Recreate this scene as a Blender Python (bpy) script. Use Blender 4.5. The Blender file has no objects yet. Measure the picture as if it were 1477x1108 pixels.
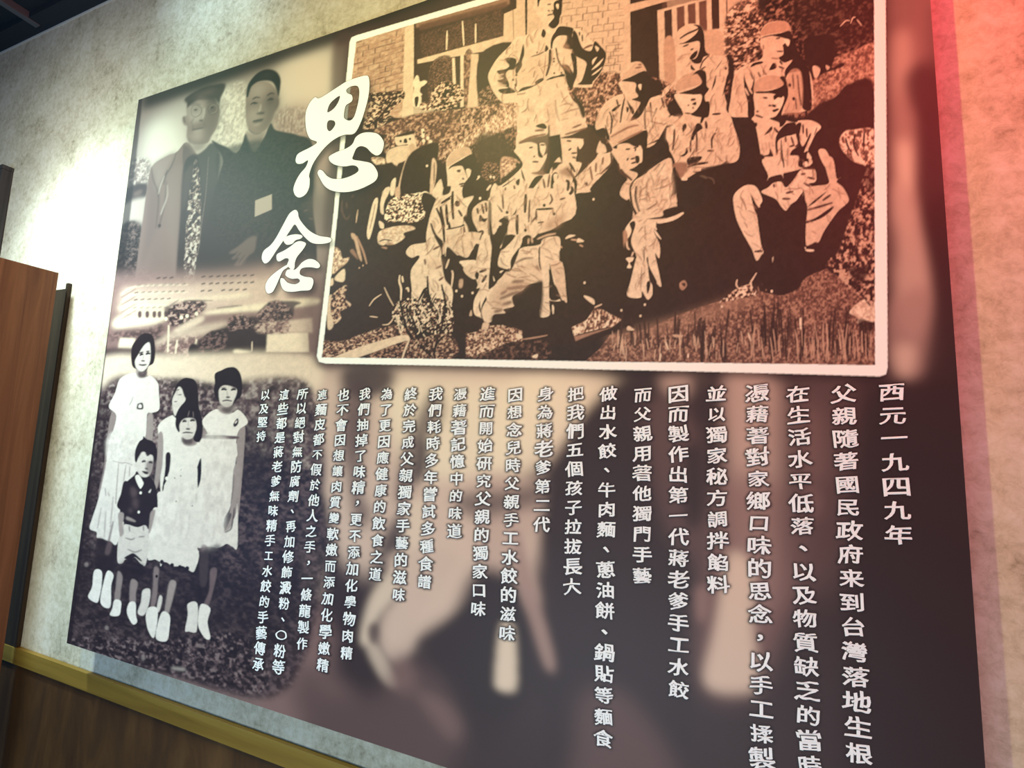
import bpy, bmesh, math, numpy as np
from mathutils import Matrix, Vector
# ---------------------------------------------------------------- the place: a mural board on a plastered wall
# Board coordinates: u to the right along the wall, v up from the board's lower edge, n out from the wall.
# World: x = u*S, y = -n*S, z = v*S + Z0 (metres).
S, Z0 = .754, 1.05
BW, BH = 2.299, 1.9
# homography board (u right, v up from the lower left corner) -> photo plane
_f = 650.
_K = np.array([[_f, 0, 738.5], [0, _f, 554], [0, 0, 1.]])
R3 = np.array([[0.93749643, 0.03425365, -0.34630496], [-0.00506599, -0.99369501, -0.11200253], [-0.347958, 0.10675635, -0.931412]])
CAM = np.array([1.86495053, 0.72763268, 0.95415005])
HB = _K @ np.column_stack([R3[:, 0], R3[:, 1], -R3 @ CAM]); HBi = np.linalg.inv(HB)
def W(u, v, n=0.): return Vector((u * S, -n * S, v * S + Z0))
sc = bpy.context.scene
def WV(a): return Vector((a[0], -a[2], a[1]))
# camera
cd = bpy.data.cameras.new('camera'); cam = bpy.data.objects.new('camera', cd); sc.collection.objects.link(cam); sc.camera = cam
cd.sensor_fit = 'HORIZONTAL'; cd.sensor_width = 36.; cd.lens = 650. / 1477 * 36; cd.clip_start = .01; cd.clip_end = 50
_r, _u, _b = WV(R3[0]), -WV(R3[1]), -WV(R3[2])
cam.matrix_world = Matrix(((_r.x, _u.x, _b.x, 0), (_r.y, _u.y, _b.y, 0), (_r.z, _u.z, _b.z, 0), (0, 0, 0, 1)))
cam.location = W(*CAM)
# light of the room
sc.view_settings.view_transform = 'Standard'; sc.view_settings.look = 'None'; sc.view_settings.gamma = 1; sc.view_settings.use_curve_mapping = False
sc.view_settings.exposure = 0.0
wd = bpy.data.worlds.new('room_ambience'); sc.world = wd; wd.use_nodes = True
wd.node_tree.nodes['Background'].inputs[0].default_value = (0.55, 0.7, 1.0, 1); wd.node_tree.nodes['Background'].inputs[1].default_value = 0.034
def lamp(name, pos, power, col, rad=.03, aim=None, ang=None, blend=.6):
    l = bpy.data.lights.new(name, 'SPOT' if aim else 'POINT'); l.energy = power; l.color = col; l.shadow_soft_size = rad
    o = bpy.data.objects.new(name, l); sc.collection.objects.link(o); o.location = W(*pos)
    if aim:
        l.spot_size = math.radians(ang); l.spot_blend = blend
        o.rotation_euler = (W(*aim) - o.location).to_track_quat('-Z', 'Y').to_euler()
    return o
def panel_lamp(name, pos, aim, power, col, w, h):
    l = bpy.data.lights.new(name, 'AREA'); l.shape = 'RECTANGLE'; l.size = w * S; l.size_y = h * S; l.energy = power; l.color = col
    o = bpy.data.objects.new(name, l); sc.collection.objects.link(o); o.location = W(*pos); o.rotation_euler = (W(*aim) - o.location).to_track_quat('-Z', 'Y').to_euler()
lamp('warm_ceiling_spot', (.97, 2.42, 1.38), 58.88, (1.0, 0.978, 0.363), .02, (1.5, .2, 0), 140, 1.)
panel_lamp('cool_light_panel', (-.38, 1.75, .8), (-.33, 1.0, -.068), 6.81, (0.861, 1.0, 0.992), .35, .8)
lamp('cool_wall_washer', (-.5, 2.40, .75), 204.23, (0.64, 0.86, 1.0), .08, (-.3, .45, -.068), 72, 1.)
lamp('cool_ceiling_spot', (-.48, 2.40, 1.16), 20.79, (0.407, 1.0, 0.678), .1, (.5, .9, 0), 90, 1.)
lamp('upper_wall_fill', (.35, 2.46, .5), 11.31, (0.504, 0.8, 1.0), .05, (.3, 2.33, -.068), 80, 1.)  # unseen fill, added to brighten the upper wall
panel_lamp('red_neon_sign', (3.1, 2.05, .9), (2.5, 1.3, 0), 15.12, (1.0, 0.02, 0.04), .5, .3)
panel_lamp('red_neon_tube', (3.15, 2.0, .16), (2.5, 1.55, -.068), 5.74, (1.0, 0.02, 0.06), .3, .12)
panel_lamp('front_fill', (1.2, .9, 3.2), (1.2, .9, 0), 10.02, (0.565, 0.771, 1.0), 2.4, 1.6)  # broad unseen fill in front, added to make the strip below the board bluer
panel_lamp('low_fill', (1.5, -.5, 1.7), (1.5, .25, 0), 12.64, (0.612, 0.839, 1.0), 1.6, .3)  # unseen fill from below, added to lift the lower board
panel_lamp('blue_fill', (-.9, .1, 2.2), (.1, .1, 0), 9.71, (0.003, 0.335, 1.0), .8, .8)  # unseen blue fill from the left, added to tint the shaded strip
# ---------------------------------------------------------------- helpers
def link(name, me, mat=None, parent=None, label=None, cat=None, kind=None, group=None):
    o = bpy.data.objects.new(name, me); sc.collection.objects.link(o)
    if mat is not None and me is not None: me.materials.append(mat)
    if parent is not None: o.parent = parent; o.matrix_parent_inverse = parent.matrix_world.inverted()
    for k, v in (('label', label), ('category', cat), ('kind', kind), ('group', group)):
        if v: o[k] = v
    return o
def boxes(name, lst, bev=0.):
    """boxes given as (u0,u1,v0,v1,n0,n1) joined in one mesh"""
    bm = bmesh.new()
    for u0, u1, v0, v1, n0, n1 in lst:
        a, b = W(u0, v0, n1), W(u1, v1, n0)
        m = bmesh.ops.create_cube(bm, size=1)['verts']
        for q in m: q.co = Vector((a.x + (q.co.x + .5) * (b.x - a.x), a.y + (q.co.y + .5) * (b.y - a.y), a.z + (q.co.z + .5) * (b.z - a.z)))
    if bev: bmesh.ops.bevel(bm, geom=bm.edges[:], offset=bev, segments=2, affect='EDGES', profile=.6)
    me = bpy.data.meshes.new(name); bm.to_mesh(me); bm.free(); return me
def mat(name, rough=.6, spec=.5):
    m = bpy.data.materials.new(name); m.use_nodes = True; nt = m.node_tree; b = nt.nodes['Principled BSDF']
    b.inputs['Roughness'].default_value = rough; b.inputs['Specular IOR Level'].default_value = spec
    return m, nt, b
def nd(nt, typ, **kw):
    n = nt.nodes.new(typ)
    for k, v in kw.items():
        if k in n.inputs: n.inputs[k].default_value = v
        else: setattr(n, k, v)
    return n
def cramp(nt, src, stops):
    r = nt.nodes.new('ShaderNodeValToRGB'); e = r.color_ramp.elements
    while len(e) < len(stops): e.new(.5)
    for q, (p, c) in zip(e, stops): q.position = p; q.color = (*[((x / 255 + .055) / 1.055) ** 2.4 if x > 10 else x / 255 / 12.92 for x in c], 1)
    nt.links.new(src, r.inputs[0]); return r
def wood(name, dark, mid, light, scale, rough, axis=(60, 60, 2.2)):
    m, nt, b = mat(name, rough, .35)
    tc = nd(nt, 'ShaderNodeTexCoord'); mp = nd(nt, 'ShaderNodeMapping'); mp.inputs['Scale'].default_value = [a * scale for a in axis]
    nt.links.new(tc.outputs['Object'], mp.inputs[0])
    n1 = nd(nt, 'ShaderNodeTexNoise', Scale=1., Detail=8., Roughness=.62, Distortion=.6); nt.links.new(mp.outputs[0], n1.inputs['Vector'])
    r = cramp(nt, n1.outputs[0], [(.3, dark), (.5, mid), (.72, light)]); nt.links.new(r.outputs[0], b.inputs['Base Color'])
    bp = nd(nt, 'ShaderNodeBump', Strength=.15, Distance=.002); nt.links.new(n1.outputs[0], bp.inputs['Height']); nt.links.new(bp.outputs[0], b.inputs['Normal'])
    return m
# ---------------------------------------------------------------- materials
M_WALL, nt, b = mat('mottled_plaster', .85, .25)
tc = nd(nt, 'ShaderNodeTexCoord')
a1 = nd(nt, 'ShaderNodeTexNoise', Scale=9., Detail=7., Roughness=.68); a2 = nd(nt, 'ShaderNodeTexNoise', Scale=62., Detail=6., Roughness=.72, Distortion=.4)
for a in (a1, a2): nt.links.new(tc.outputs['Object'], a.inputs['Vector'])
mx = nd(nt, 'ShaderNodeMix', data_type='FLOAT'); mx.inputs[0].default_value = .52; nt.links.new(a1.outputs[0], mx.inputs[2]); nt.links.new(a2.outputs[0], mx.inputs[3])
r = cramp(nt, mx.outputs[0], [(.31, (130, 115, 90)), (.43, (184, 169, 141)), (.53, (205, 191, 163)), (.69, (222, 211, 190))]); nt.links.new(r.outputs[0], b.inputs['Base Color'])
bp = nd(nt, 'ShaderNodeBump', Strength=.25, Distance=.003); nt.links.new(mx.outputs[0], bp.inputs['Height']); nt.links.new(bp.outputs[0], b.inputs['Normal'])
M_RAIL = wood('olive_rail_wood', (100, 76, 24), (126, 99, 36), (146, 118, 50), .35, .45, (2.2, 40, 60))
M_PANEL = wood('dark_wainscot_wood', (46, 28, 11), (68, 44, 18), (90, 62, 30), .25, .5, (40, 40, 10))
M_PART = wood('reddish_brown_wood', (84, 50, 30), (104, 66, 40), (122, 82, 54), .8, .5)
M_BATTEN = wood('dark_olive_wood', (36, 27, 16), (48, 37, 23), (60, 48, 32), .8, .5)
M_GREY = wood('weathered_grey_wood', (38, 37, 35), (58, 56, 53), (74, 72, 68), 1.2, .8)
M_CEIL, nt, b = mat('black_ceiling_paint', .8, .2); b.inputs['Base Color'].default_value = (.022, .030, .036, 1)
M_TRIM, nt, b = mat('pale_edge_paint', .7, .3); b.inputs['Base Color'].default_value = (.62, .60, .52, 1)
M_BAR, nt, b = mat('grey_bar_paint', .6, .4); b.inputs['Base Color'].default_value = (.10, .105, .11, 1)
M_FLOOR, nt, b = mat('grey_floor_tile', .5, .4); b.inputs['Base Color'].default_value = (.25, .22, .19, 1)
def print_mat(name, white=None):
    m, nt, b = mat(name, .5, .29)
    if white is None:
        at = nd(nt, 'ShaderNodeVertexColor', layer_name='print'); nt.links.new(at.outputs[0], b.inputs['Base Color'])
    else: b.inputs['Base Color'].default_value = (*white, 1)
    tc = nd(nt, 'ShaderNodeTexCoord'); n = nd(nt, 'ShaderNodeTexNoise', Scale=900., Detail=2.); nt.links.new(tc.outputs['Object'], n.inputs['Vector'])
    bp = nd(nt, 'ShaderNodeBump', Strength=.12, Distance=.0006); nt.links.new(n.outputs[0], bp.inputs['Height']); nt.links.new(bp.outputs[0], b.inputs['Normal'])
    return m
M_PRINT = print_mat('matt_laminated_print'); M_INK = print_mat('white_lettering', (.96, .94, .89)); M_EDGE, nt, b = mat('dark_board_edge', .5); b.inputs['Base Color'].default_value = (.03, .026, .028, 1)
# ---------------------------------------------------------------- the setting
WN = -.068                                           # the wall's face lies this far behind the board's printed face (n = 0)
CE = 2.515                                           # ceiling height in board units
FL = -Z0 / S
link('wall_back', boxes('wall_back', [(-3.2, 5.2, FL, CE + .3, WN - .1, WN)]), M_WALL, kind='structure')
link('floor', boxes('floor', [(-3.2, 5.2, FL - .1, FL, WN - .1, 4.)]), M_FLOOR, kind='structure')
link('ceiling', boxes('ceiling', [(-3.2, 5.2, CE, CE + .1, WN, 0.), (-3.2, 5.2, CE + .03, CE + .1, 0., 4.)]), M_CEIL, kind='structure')
link('wall_lower', boxes('wall_lower', [(-3.2, 5.2, FL, -.160, WN, WN + .004)]), M_PANEL, kind='structure')
link('trim_1', boxes('trim_1', [(-3.2, 5.2, -.169, -.1135, WN + .0005, WN + .013)], .001), M_RAIL, kind='structure')
link('trim_2', boxes('trim_2', [(-3.2, 5.2, CE - .008, CE, WN, WN + .004)]), M_TRIM, kind='structure')
link('trim_3', boxes('trim_3', [(-.915, -.882, CE - .004, CE + .03, -.040, 4.)], .001), M_BAR, kind='structure')
# wooden partition that stands out from the wall at the left
E0, PT, BT = -.385, 1.2815, 1.234
PU, PN, PV = -0.9827, -.066, 1.8494
pt = link('wooden_partition', None, None, None, 'reddish brown wooden partition standing out from the plaster wall beside the mural', 'partition'); pt.location = W(E0, FL, .05)
bpy.context.view_layer.update()
link('panel', boxes('panel', [(E0 - .03, E0, FL, PT, -.0153, .21)], .0012), M_PART, pt)
link('wall_batten', boxes('wall_batten', [(-.52, -.4182, -.113, BT, WN, WN + .012)], .0008), M_BATTEN, pt, 'dark olive batten fixed to the wall behind the panel')
link('edge_strip', boxes('edge_strip', [(-.4178, -.4018, -.113, BT + .022, WN, WN + .0125)], .0005), M_BATTEN, pt)
po = link('wooden_post', None, None, None, 'weathered grey square wooden post rising behind the brown partition', 'post'); po.location = W(PU, FL, PN)
bpy.context.view_layer.update()
link('shaft', boxes('shaft', [(PU - .045, PU, FL, PV - .02, PN, PN + .036)], .001), M_GREY, po)
link('cap', boxes('cap', [(PU - .046, PU + .001, PV - .019, PV, PN - .001, PN + .037)], .001), M_GREY, po)
# ---------------------------------------------------------------- the printed artwork
# The print is painted in the board's own plane: every shape is traced as points, carried onto the
# board by the plane's homography and rasterised in board coordinates (s across, t down the board).
NC, NR = 1120, 1100
_us = np.linspace(0, 1, 4001)
_px = (lambda q: q[0] / q[2])(HB @ np.stack([_us * BW, np.full(4001, .8), np.ones(4001)]))
_cs = np.concatenate([[0], np.cumsum(np.abs(np.diff(_px)) + .12)]); _cs /= _cs[-1]   # finer columns where the print is finer
def u_of_s(s): return np.interp(s, _cs, _us) * BW
def to_rast(pts):
    q = HBi @ np.vstack([np.asarray(pts, float).T, np.ones(len(pts))])
    u, v = q[0] / q[2], q[1] / q[2]
    return np.stack([np.interp(u / BW, _us, _cs) * NC, (1 - v / BH) * NR], 1)
IMG = np.zeros((NR, NC, 3), np.float32)
IDS = np.zeros((NR, NC), np.int16)
rng = np.random.RandomState(7)
def srgb(c):
    c = np.asarray(c, np.float32) / 255.
    return np.where(c < .04045, c / 12.92, ((c + .055) / 1.055) ** 2.4).astype(np.float32)
RAMPS = {
    'group': ([0, .35, .65, 1], [(50, 36, 33), (112, 76, 64), (192, 148, 120), (250, 226, 192)]),
    'kids': ([0, .4, .7, 1], [(33, 23, 26), (104, 82, 80), (180, 162, 148), (238, 224, 206)]),
    'men': ([0, .5, 1], [(30, 27, 29), (122, 101, 93), (232, 220, 202)]),
    'bg': ([0, .5, .8, 1], [(42, 31, 32), (138, 104, 96), (214, 182, 160), (248, 226, 190)]),
}
RAMP = 'bg'
def ramp(t):
    k, c = RAMPS[RAMP]; c = np.array(c, float); t = np.clip(t, 0, 1)
    return srgb(np.stack([np.interp(t, k, c[:, i]) for i in range(3)], -1))
FR = (0, 0, 1)
def F(x, y, s=7.385):
    global FR
    FR = (x, y, s)
def P_(txt):
    if isinstance(txt, str):
        a = np.array([[float(v) for v in w.split(',')] for w in txt.split()])
    else: a = np.asarray(txt, float)
    return a / FR[2] + np.array(FR[:2])
def spl(a, closed=True, n=5):
    if len(a) < 3: return a
    m = len(a); out = []
    for i in range(m if closed else m - 1):
        g = (lambda k: a[k % m]) if closed else (lambda k: a[min(max(k, 0), m - 1)])
        p0, p1, p2, p3 = g(i - 1), g(i), g(i + 1), g(i + 2)
        for t in np.arange(n) / n:
            out.append(.5 * (2 * p1 + (p2 - p0) * t + (2 * p0 - 5 * p1 + 4 * p2 - p3) * t * t + (3 * p1 - p0 - 3 * p2 + p3) * t ** 3))
    if not closed: out.append(a[-1])
    return np.array(out)
def blur1(m, s, ax):
    if s < .3: return m
    r = int(s * 2.6) + 1; k = np.exp(-.5 * (np.arange(-r, r + 1) / s) ** 2); k /= k.sum()
    if s > 6:   # cheaper: three box passes
        w = int(s * 1.88) | 1
        for _ in range(3):
            p = [(0, 0), (0, 0)]; p[ax] = (w // 2 + 1, w // 2)
            c = np.cumsum(np.pad(m, p, 'edge'), ax, dtype=np.float64)
            m = ((c[w:] - c[:-w]) if ax == 0 else (c[:, w:] - c[:, :-w])) / w
        return m.astype(np.float32)
    p = [(0, 0), (0, 0)]; p[ax] = (r, r); q = np.pad(m, p, 'edge'); o = np.zeros_like(m)
    for i, w in enumerate(k): o += w * (q[i:i + m.shape[0]] if ax == 0 else q[:, i:i + m.shape[1]])
    return o
def mask(polys, b=0):
    """anti-aliased coverage of polygons given in photo-plane points; b = softness"""
    R = [to_rast(p) for p in polys]
    A = np.vstack(R); c = np.mean(np.vstack(polys), 0)
    J = to_rast([c, c + [1, 0], c + [0, 1]]); sx = max(abs(J[1, 0] - J[0, 0]), .2) * b; sy = max(abs(J[2, 1] - J[0, 1]), .2) * b
    x0 = max(int(A[:, 0].min() - 3 * sx) - 2, 0); x1 = min(int(A[:, 0].max() + 3 * sx) + 3, NC)
    y0 = max(int(A[:, 1].min() - 3 * sy) - 2, 0); y1 = min(int(A[:, 1].max() + 3 * sy) + 3, NR)
    if x1 <= x0 or y1 <= y0: return None
    ss = 1 if b > 3 else 3
    X = x0 + (np.arange((x1 - x0) * ss) + .5) / ss; Y = y0 + (np.arange((y1 - y0) * ss) + .5) / ss
    ins = np.zeros((len(Y), len(X)), bool)
    for r in R:
        for (ax, ay), (bx, by) in zip(r, np.roll(r, -1, 0)):
            if ay == by: continue
            lo, hi = (ay, by) if ay < by else (by, ay)
            k0, k1 = np.searchsorted(Y, lo), np.searchsorted(Y, hi)
            if k0 < k1: ins[k0:k1] ^= X[None] < (ax + (Y[k0:k1] - ay) * (bx - ax) / (by - ay))[:, None]
    m = ins.reshape(y1 - y0, ss, x1 - x0, ss).mean((1, 3)).astype(np.float32)
    if b: m = blur1(blur1(m, sx, 1), sy, 0)
    return (slice(y0, y1), slice(x0, x1)), m
def put(mm, t, a=1., idn=None):
    if mm is None: return
    sl, m = mm
    col = ramp(np.asarray(t, float)) if not isinstance(t, tuple) else srgb(t)
    w = (m * a)[..., None]
    IMG[sl] = IMG[sl] * (1 - w) + col * w
    if idn is not None: IDS[sl][m > .5] = idn
def D(t, txt, b=0, a=1., s=1, idn=None):           # a filled shape
    p = P_(txt); put(mask([spl(p) if s else p], b), t, a, idn)
def thick(p, w, taper=1):
    d = np.gradient(p, axis=0); d /= np.linalg.norm(d, axis=1)[:, None] + 1e-9; n = np.stack([-d[:, 1], d[:, 0]], 1)
    k = np.linspace(0, 1, len(p)); ww = w * .5 * ((.35 + .65 * np.sin(np.pi * (.12 + .76 * k))) if taper else np.ones(len(p)))
    return np.vstack([p + n * ww[:, None], (p - n * ww[:, None])[::-1]])
def Ln(t, txt, w=1.2, b=0, a=1., taper=1):         # strokes; '/' parts several
    for part in (txt.split('/') if isinstance(txt, str) else [txt]):
        p = P_(part); p = spl(p, False) if len(p) > 2 else np.linspace(p[0], p[1], 5)
        put(mask([thick(p, w, taper)], b), t, a)
def dots(t, txt, r=1.2, b=0, a=1.):
    for c in P_(txt):
        an = np.arange(8) * np.pi / 4; put(mask([c + r * np.stack([np.cos(an), np.sin(an) * 1.15], 1)], b), t, a)
def noise(sh, sx, sy, sh0=0):
    h, w = sh; gh, gw = int(h / sy) + 3, int(w / sx) + 3; g = rng.rand(gh, gw).astype(np.float32)
    y = np.arange(h) / sy; x = np.arange(w) / sx; yi, xi = y.astype(int), x.astype(int); fy, fx = (y - yi)[:, None], (x - xi)[None]
    fy, fx = fy * fy * (3 - 2 * fy), fx * fx * (3 - 2 * fx)
    a = g[yi][:, xi] * (1 - fx) + g[yi][:, xi + 1] * fx; c = g[yi + 1][:, xi] * (1 - fx) + g[yi + 1][:, xi + 1] * fx
    return a * (1 - fy) + c * fy
def tex(lo, hi, txt, sx=3, sy=3, k=2.2, off=0., b=.6, a=1., s=1, idn=None):   # a mottled area: leaves, grass, cloth grain
    p = P_(txt); mm = mask([spl(p) if s else p], b)
    if mm is None: return
    sl, m = mm
    n = .6 * noise(m.shape, sx, sy) + .4 * noise(m.shape, sx * .5, sy * .5)
    n = np.clip((n - .5) * k + .5 + off, 0, 1)
    put((sl, m), lo + (hi - lo) * n, a, idn)
def blades(t, x0, x1, ya, yb, n, h, w=1.1, lean=.25, a=.9):    # upright blades of grass / twigs, in current frame
    for i in range(n):
        k = rng.rand(); x = x0 + (x1 - x0) * rng.rand(); y = ya + (yb - ya) * k; hh = h * (.5 + rng.rand()); l = (rng.rand() - .5) * 2 * lean * hh
        tt = t[i % len(t)] if isinstance(t, (list,)) else t
        Ln(tt, np.array([[x, y], [x + l * .4, y - hh * .5], [x + l, y - hh]]), w * (.6 + .7 * rng.rand()), a=a)
# ---- blurred backdrop of the whole print
RAMP = 'bg'; F(0, 0, 1)
put(mask([np.array([[60, 60], [700, -60], [1460, -330], [1500, 1450], [60, 960]], float)]), .12, 1, 0)
for t, b, a, txt in [
    (.45, 14, 1, "60,980 60,60 520,0 500,520 470,560 470,1000 300,1060"),
    (.78, 14, 1, "430,540 840,540 815,640 700,705 640,800 560,830 470,800 440,690"),
    (.97, 14, .8, "560,552 660,548 790,552 770,630 690,690 620,690 570,640"), (.97, 12, .8, "745,548 885,546 870,590 800,650 750,690 700,690"),
    (.8, 12, 1, "590,730 690,690 790,705 760,840 700,870 640,900 590,930 555,960 548,900 575,830"),
    (.74, 10, 1, "700,690 790,730 760,800 775,870 720,860 690,840"),
    (.1, 7, .9, "496,530 566,530 560,566 512,576 494,566"), (.2, 8, .85, "510,555 530,560 520,700 535,740 515,760 500,660"),
    (.3, 9, .8, "497,560 520,600 500,680 490,620"), (.15, 7, .9, "603,632 618,640 618,680 598,700 590,680"),
    (.2, 8, .8, "625,560 640,600 600,660 590,720 570,720 585,640"), (.2, 9, .75, "660,712 735,706 790,690 800,720 740,738 690,748 660,735"),
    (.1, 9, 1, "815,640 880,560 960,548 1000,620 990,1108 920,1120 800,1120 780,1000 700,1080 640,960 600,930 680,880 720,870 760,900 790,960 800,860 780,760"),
    (.08, 10, 1, "690,820 760,860 745,1010 690,1040 640,980 620,950 650,900"),
    (.08, 9, 1, "495,935 555,945 560,985 545,1000 505,985"), (.08, 9, .95, "428,660 452,660 478,760 500,840 560,940 540,960 480,900 440,800"),
    (.1, 8, .9, "545,790 585,740 575,850 552,870"), (.75, 7, .7, "425,770 450,760 468,850 440,860"),
    (.86, 5, .9, "588,735 602,720 616,740 600,800 580,850 545,890 530,930 520,920 535,860 575,800"),
    (.85, 5, .7, "528,905 545,930 560,955 575,990 555,985 530,940"), (.2, 4, .8, "531,905 542,898 548,918 540,930 532,922"),
    (.78, 7, .8, "560,800 660,800 610,880 590,940 562,950 548,920 575,860"),
    (.27, 14, .9, "440,960 530,1010 590,960 640,985 665,1060 640,1110 560,1090 430,1030"), (.5, 9, .6, "575,940 600,970 590,1000 560,985"),
    (.45, 9, .7, "600,1000 640,1010 665,1045 650,1070"), (.4, 12, .6, "460,975 500,990 510,1010 470,1000"),
    (.62, 6, .95, "744,760 758,800 778,870 800,955 788,965 766,900 742,820"), (.9, 5, .95, "722,905 741,905 745,985 735,998 718,994 714,980"),
    (.72, 8, .8, "955,540 1010,540 1012,560 985,575 962,572"), (.33, 12, .8, "930,590 1000,600 1010,800 960,760"),
    (.7, 12, 1, "1046,536 1090,532 1130,560 1138,640 1128,760 1118,850 1095,880 1062,840 1052,700"),
    (.5, 16, .8, "1040,700 1130,700 1170,800 1130,900 1090,990 1020,1000 1010,900"),
    (.86, 8, .9, "1052,800 1085,820 1086,900 1092,985 1060,1000 1016,985 1030,910"), (.55, 6, .8, "1004,850 1022,850 1020,890 1006,896"),
    (.28, 20, .8, "1130,550 1230,540 1230,800 1170,860 1130,760"), (.45, 14, .7, "1150,600 1180,590 1190,680 1160,700"),
    (.42, 9, .85, "1160,700 1185,715 1180,745 1165,745"), (.26, 14, .8, "1262,545 1330,548 1320,575 1290,580"),
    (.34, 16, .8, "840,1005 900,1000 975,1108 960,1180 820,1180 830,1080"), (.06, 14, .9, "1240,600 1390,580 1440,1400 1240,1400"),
    (.08, 8, .9, "985,660 1010,640 1015,740 990,760"), (.1, 9, .9, "998,540 1028,545 1030,600 1004,610")]:
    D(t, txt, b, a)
# right-hand strip beside the inset photograph
D(.22, "1270,-300 1340,-330 1385,500 1375,548 1270,548", 9, 1, 0)
for t, a, txt in [(.5, .9, "1285,-200 1330,-220 1340,130 1290,140"), (.7, .9, "1292,50 1312,50 1316,120 1300,150 1288,120"), (.1, .9, "1305,110 1345,90 1352,180 1318,170"),
                  (.6, .9, "1288,150 1308,150 1330,240 1320,330 1292,300"), (.85, .9, "1296,205 1314,215 1316,270 1300,280"), (.1, .9, "1330,180 1360,170 1370,380 1340,370 1322,300"),
                  (.72, .9, "1290,270 1315,280 1345,400 1335,480 1300,480 1290,380"), (.6, .8, "1285,440 1345,420 1350,530 1290,530"), (.82, .7, "1292,500 1320,500 1315,540 1295,540"), (.06, .9, "1336,300 1395,300 1400,560 1334,560 1346,430"), (.1, .7, "1283,330 1290,330 1292,380 1283,380")]:
    D(t, txt, 9, a)
# ---- portrait of the two men, upper left
RAMP = 'men'; F(0, 0, 1)
IDM = 2
put(mask([np.array([[205, 141], [480, 48], [462, 400], [168, 420]], float)]), .55, 1, IDM)
D(.8, "205,200 250,150 330,130 440,95 490,90 480,250 330,260 200,330", 16, 1)
D(.97, "212,190 245,172 262,200 262,250 220,270", 9, .9); D(.93, "310,140 350,130 356,240 318,262 300,220", 6, .9)
D(.62, "395,160 500,160 480,420 420,420", 16, .8); D(.86, "408,82 480,70 480,150 415,160", 14, .9)
RAMP = 'bg'; D(.6, "400,165 500,150 470,250 420,240", 10, .6); D(.82, "405,96 470,80 472,140 412,150", 10, .55); D(.62, "398,165 440,150 446,200 404,200", 8, .5)
RAMP = 'men'; F(240, 80)
for x in (545, 600, 700, 760, 1240, 1320, 1400): Ln(.35, f"{x+40},{500+rng.randint(120)} {x+10},{700+rng.randint(80)} {x-10},{900}", 1.3, .8, .4)
tex(.5, .95, "600,380 840,300 850,900 700,990 520,900 560,600", 4, 7, 2, .15, 2, .45)
tex(.3, .8, "1180,600 1477,560 1470,820 1200,800", 3, 6, 2, .1, 2, .4)
F(160, 180)
tex(.15, .8, "200,380 420,380 380,640 160,660", 4, 6, 2, .1, 2, .7); D(.18, "160,680 380,620 370,770 140,850", 1.5); D(.75, "150,860 360,790 330,1070 110,1100", 3); D(.5, "250,720 330,690 320,740 250,760", 1.5, .5)
D(.12, "110,1100 330,1060 310,1300 260,1700 70,1750", 3); tex(.05, .5, "110,1100 320,1090 260,1700 80,1700", 4, 4, 2.4, -.2, 1, .7)
IDA, IDB = 21, 22
# older man: coat
D(.5, "440,440 600,330 700,290 790,190 860,230 940,400 960,700 930,1100 880,1560 820,2000 700,2000 330,1950 250,1800 300,1300 340,1000 390,640", .6, 1, 1, IDA)
D(.62, "430,430 560,330 700,280 620,430 540,600 480,700 450,560", 3, .7); D(.38, "440,460 470,620 505,760 500,900 470,1150 340,1500 290,1700 380,1000 400,640", 4, .55)
D(.45, "460,800 500,800 520,1500 540,1950 430,1950 400,1500", 5, .5)
Ln(.2, "430,450 450,580 500,720 505,860 480,1100/700,290 640,450 540,600 500,760/590,600 580,760 560,900 520,1060 510,1110/780,200 770,420/600,480 560,640", 1.8, .8, .75)
Ln(.86, "600,640 600,760 550,900 530,960/570,540 530,640 505,740", 1.4, .8, .7)
D(.56, "600,600 740,420 740,800 720,1100 700,1950 620,1950 640,1500 600,1000", 4, .45)
dots(.08, "517,1075 740,1500 850,1720", 2.2, .7); D(.3, "780,230 860,260 900,360 800,490 770,470", 1.2, .8)
# dark jacket front, shirt, tie
D(.1, "775,440 860,320 930,310 1000,260 1075,190 1160,260 1150,600 1100,1200 1000,2000 700,2000 740,900", 1.2, .95, 1, IDA)
D(.3, "800,490 870,420 860,600 800,830 760,900 765,600", 2, .5)
tex(.16, .85, "890,390 920,400 950,620 960,800 950,1100 930,1450 850,1850 770,1850 800,1100 830,760 870,560", 4, 6, 2.8, -.02, .5, 1, 1)
Ln(.6, "1040,340 1010,740 960,1100 900,1600 870,1950", 1, .5, .6)
# older man's face
F(240, 80)
D(.54, "215,560 240,480 340,430 480,430 560,540 570,620 540,760 480,860 440,930 330,950 250,930 215,870 220,760 190,740 170,700 175,650 215,640", 1, 1, 1, IDA)
D(.74, "225,560 300,500 400,520 410,640 340,720 250,700", 4, .8); D(.7, "270,830 380,790 390,880 300,910", 4, .7); D(.28, "440,470 560,500 570,620 520,780 430,930 410,820 440,640", 6, .5)
D(.62, "200,700 240,900 260,960 300,1040 390,960 440,900 300,950", 3, .6)
D(.22, "190,470 260,410 400,340 520,310 620,300 620,360 580,450 560,560 540,480 460,460 360,440 270,500 225,560 220,520", 1.2, 1, 1, IDA)
D(.1, "225,540 260,490 360,440 480,455 560,470 555,500 460,480 350,470 270,520", 1.5, .8); D(.22, "520,330 620,305 610,370 560,450 540,400", 2, .8); D(.45, "300,400 480,340 500,390 330,440", 4, .6)
D(.34, "265,560 310,535 365,560 350,600 300,610", 4, .6); D(.22, "440,530 500,515 540,550 520,590 460,595", 4, .7)
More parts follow.
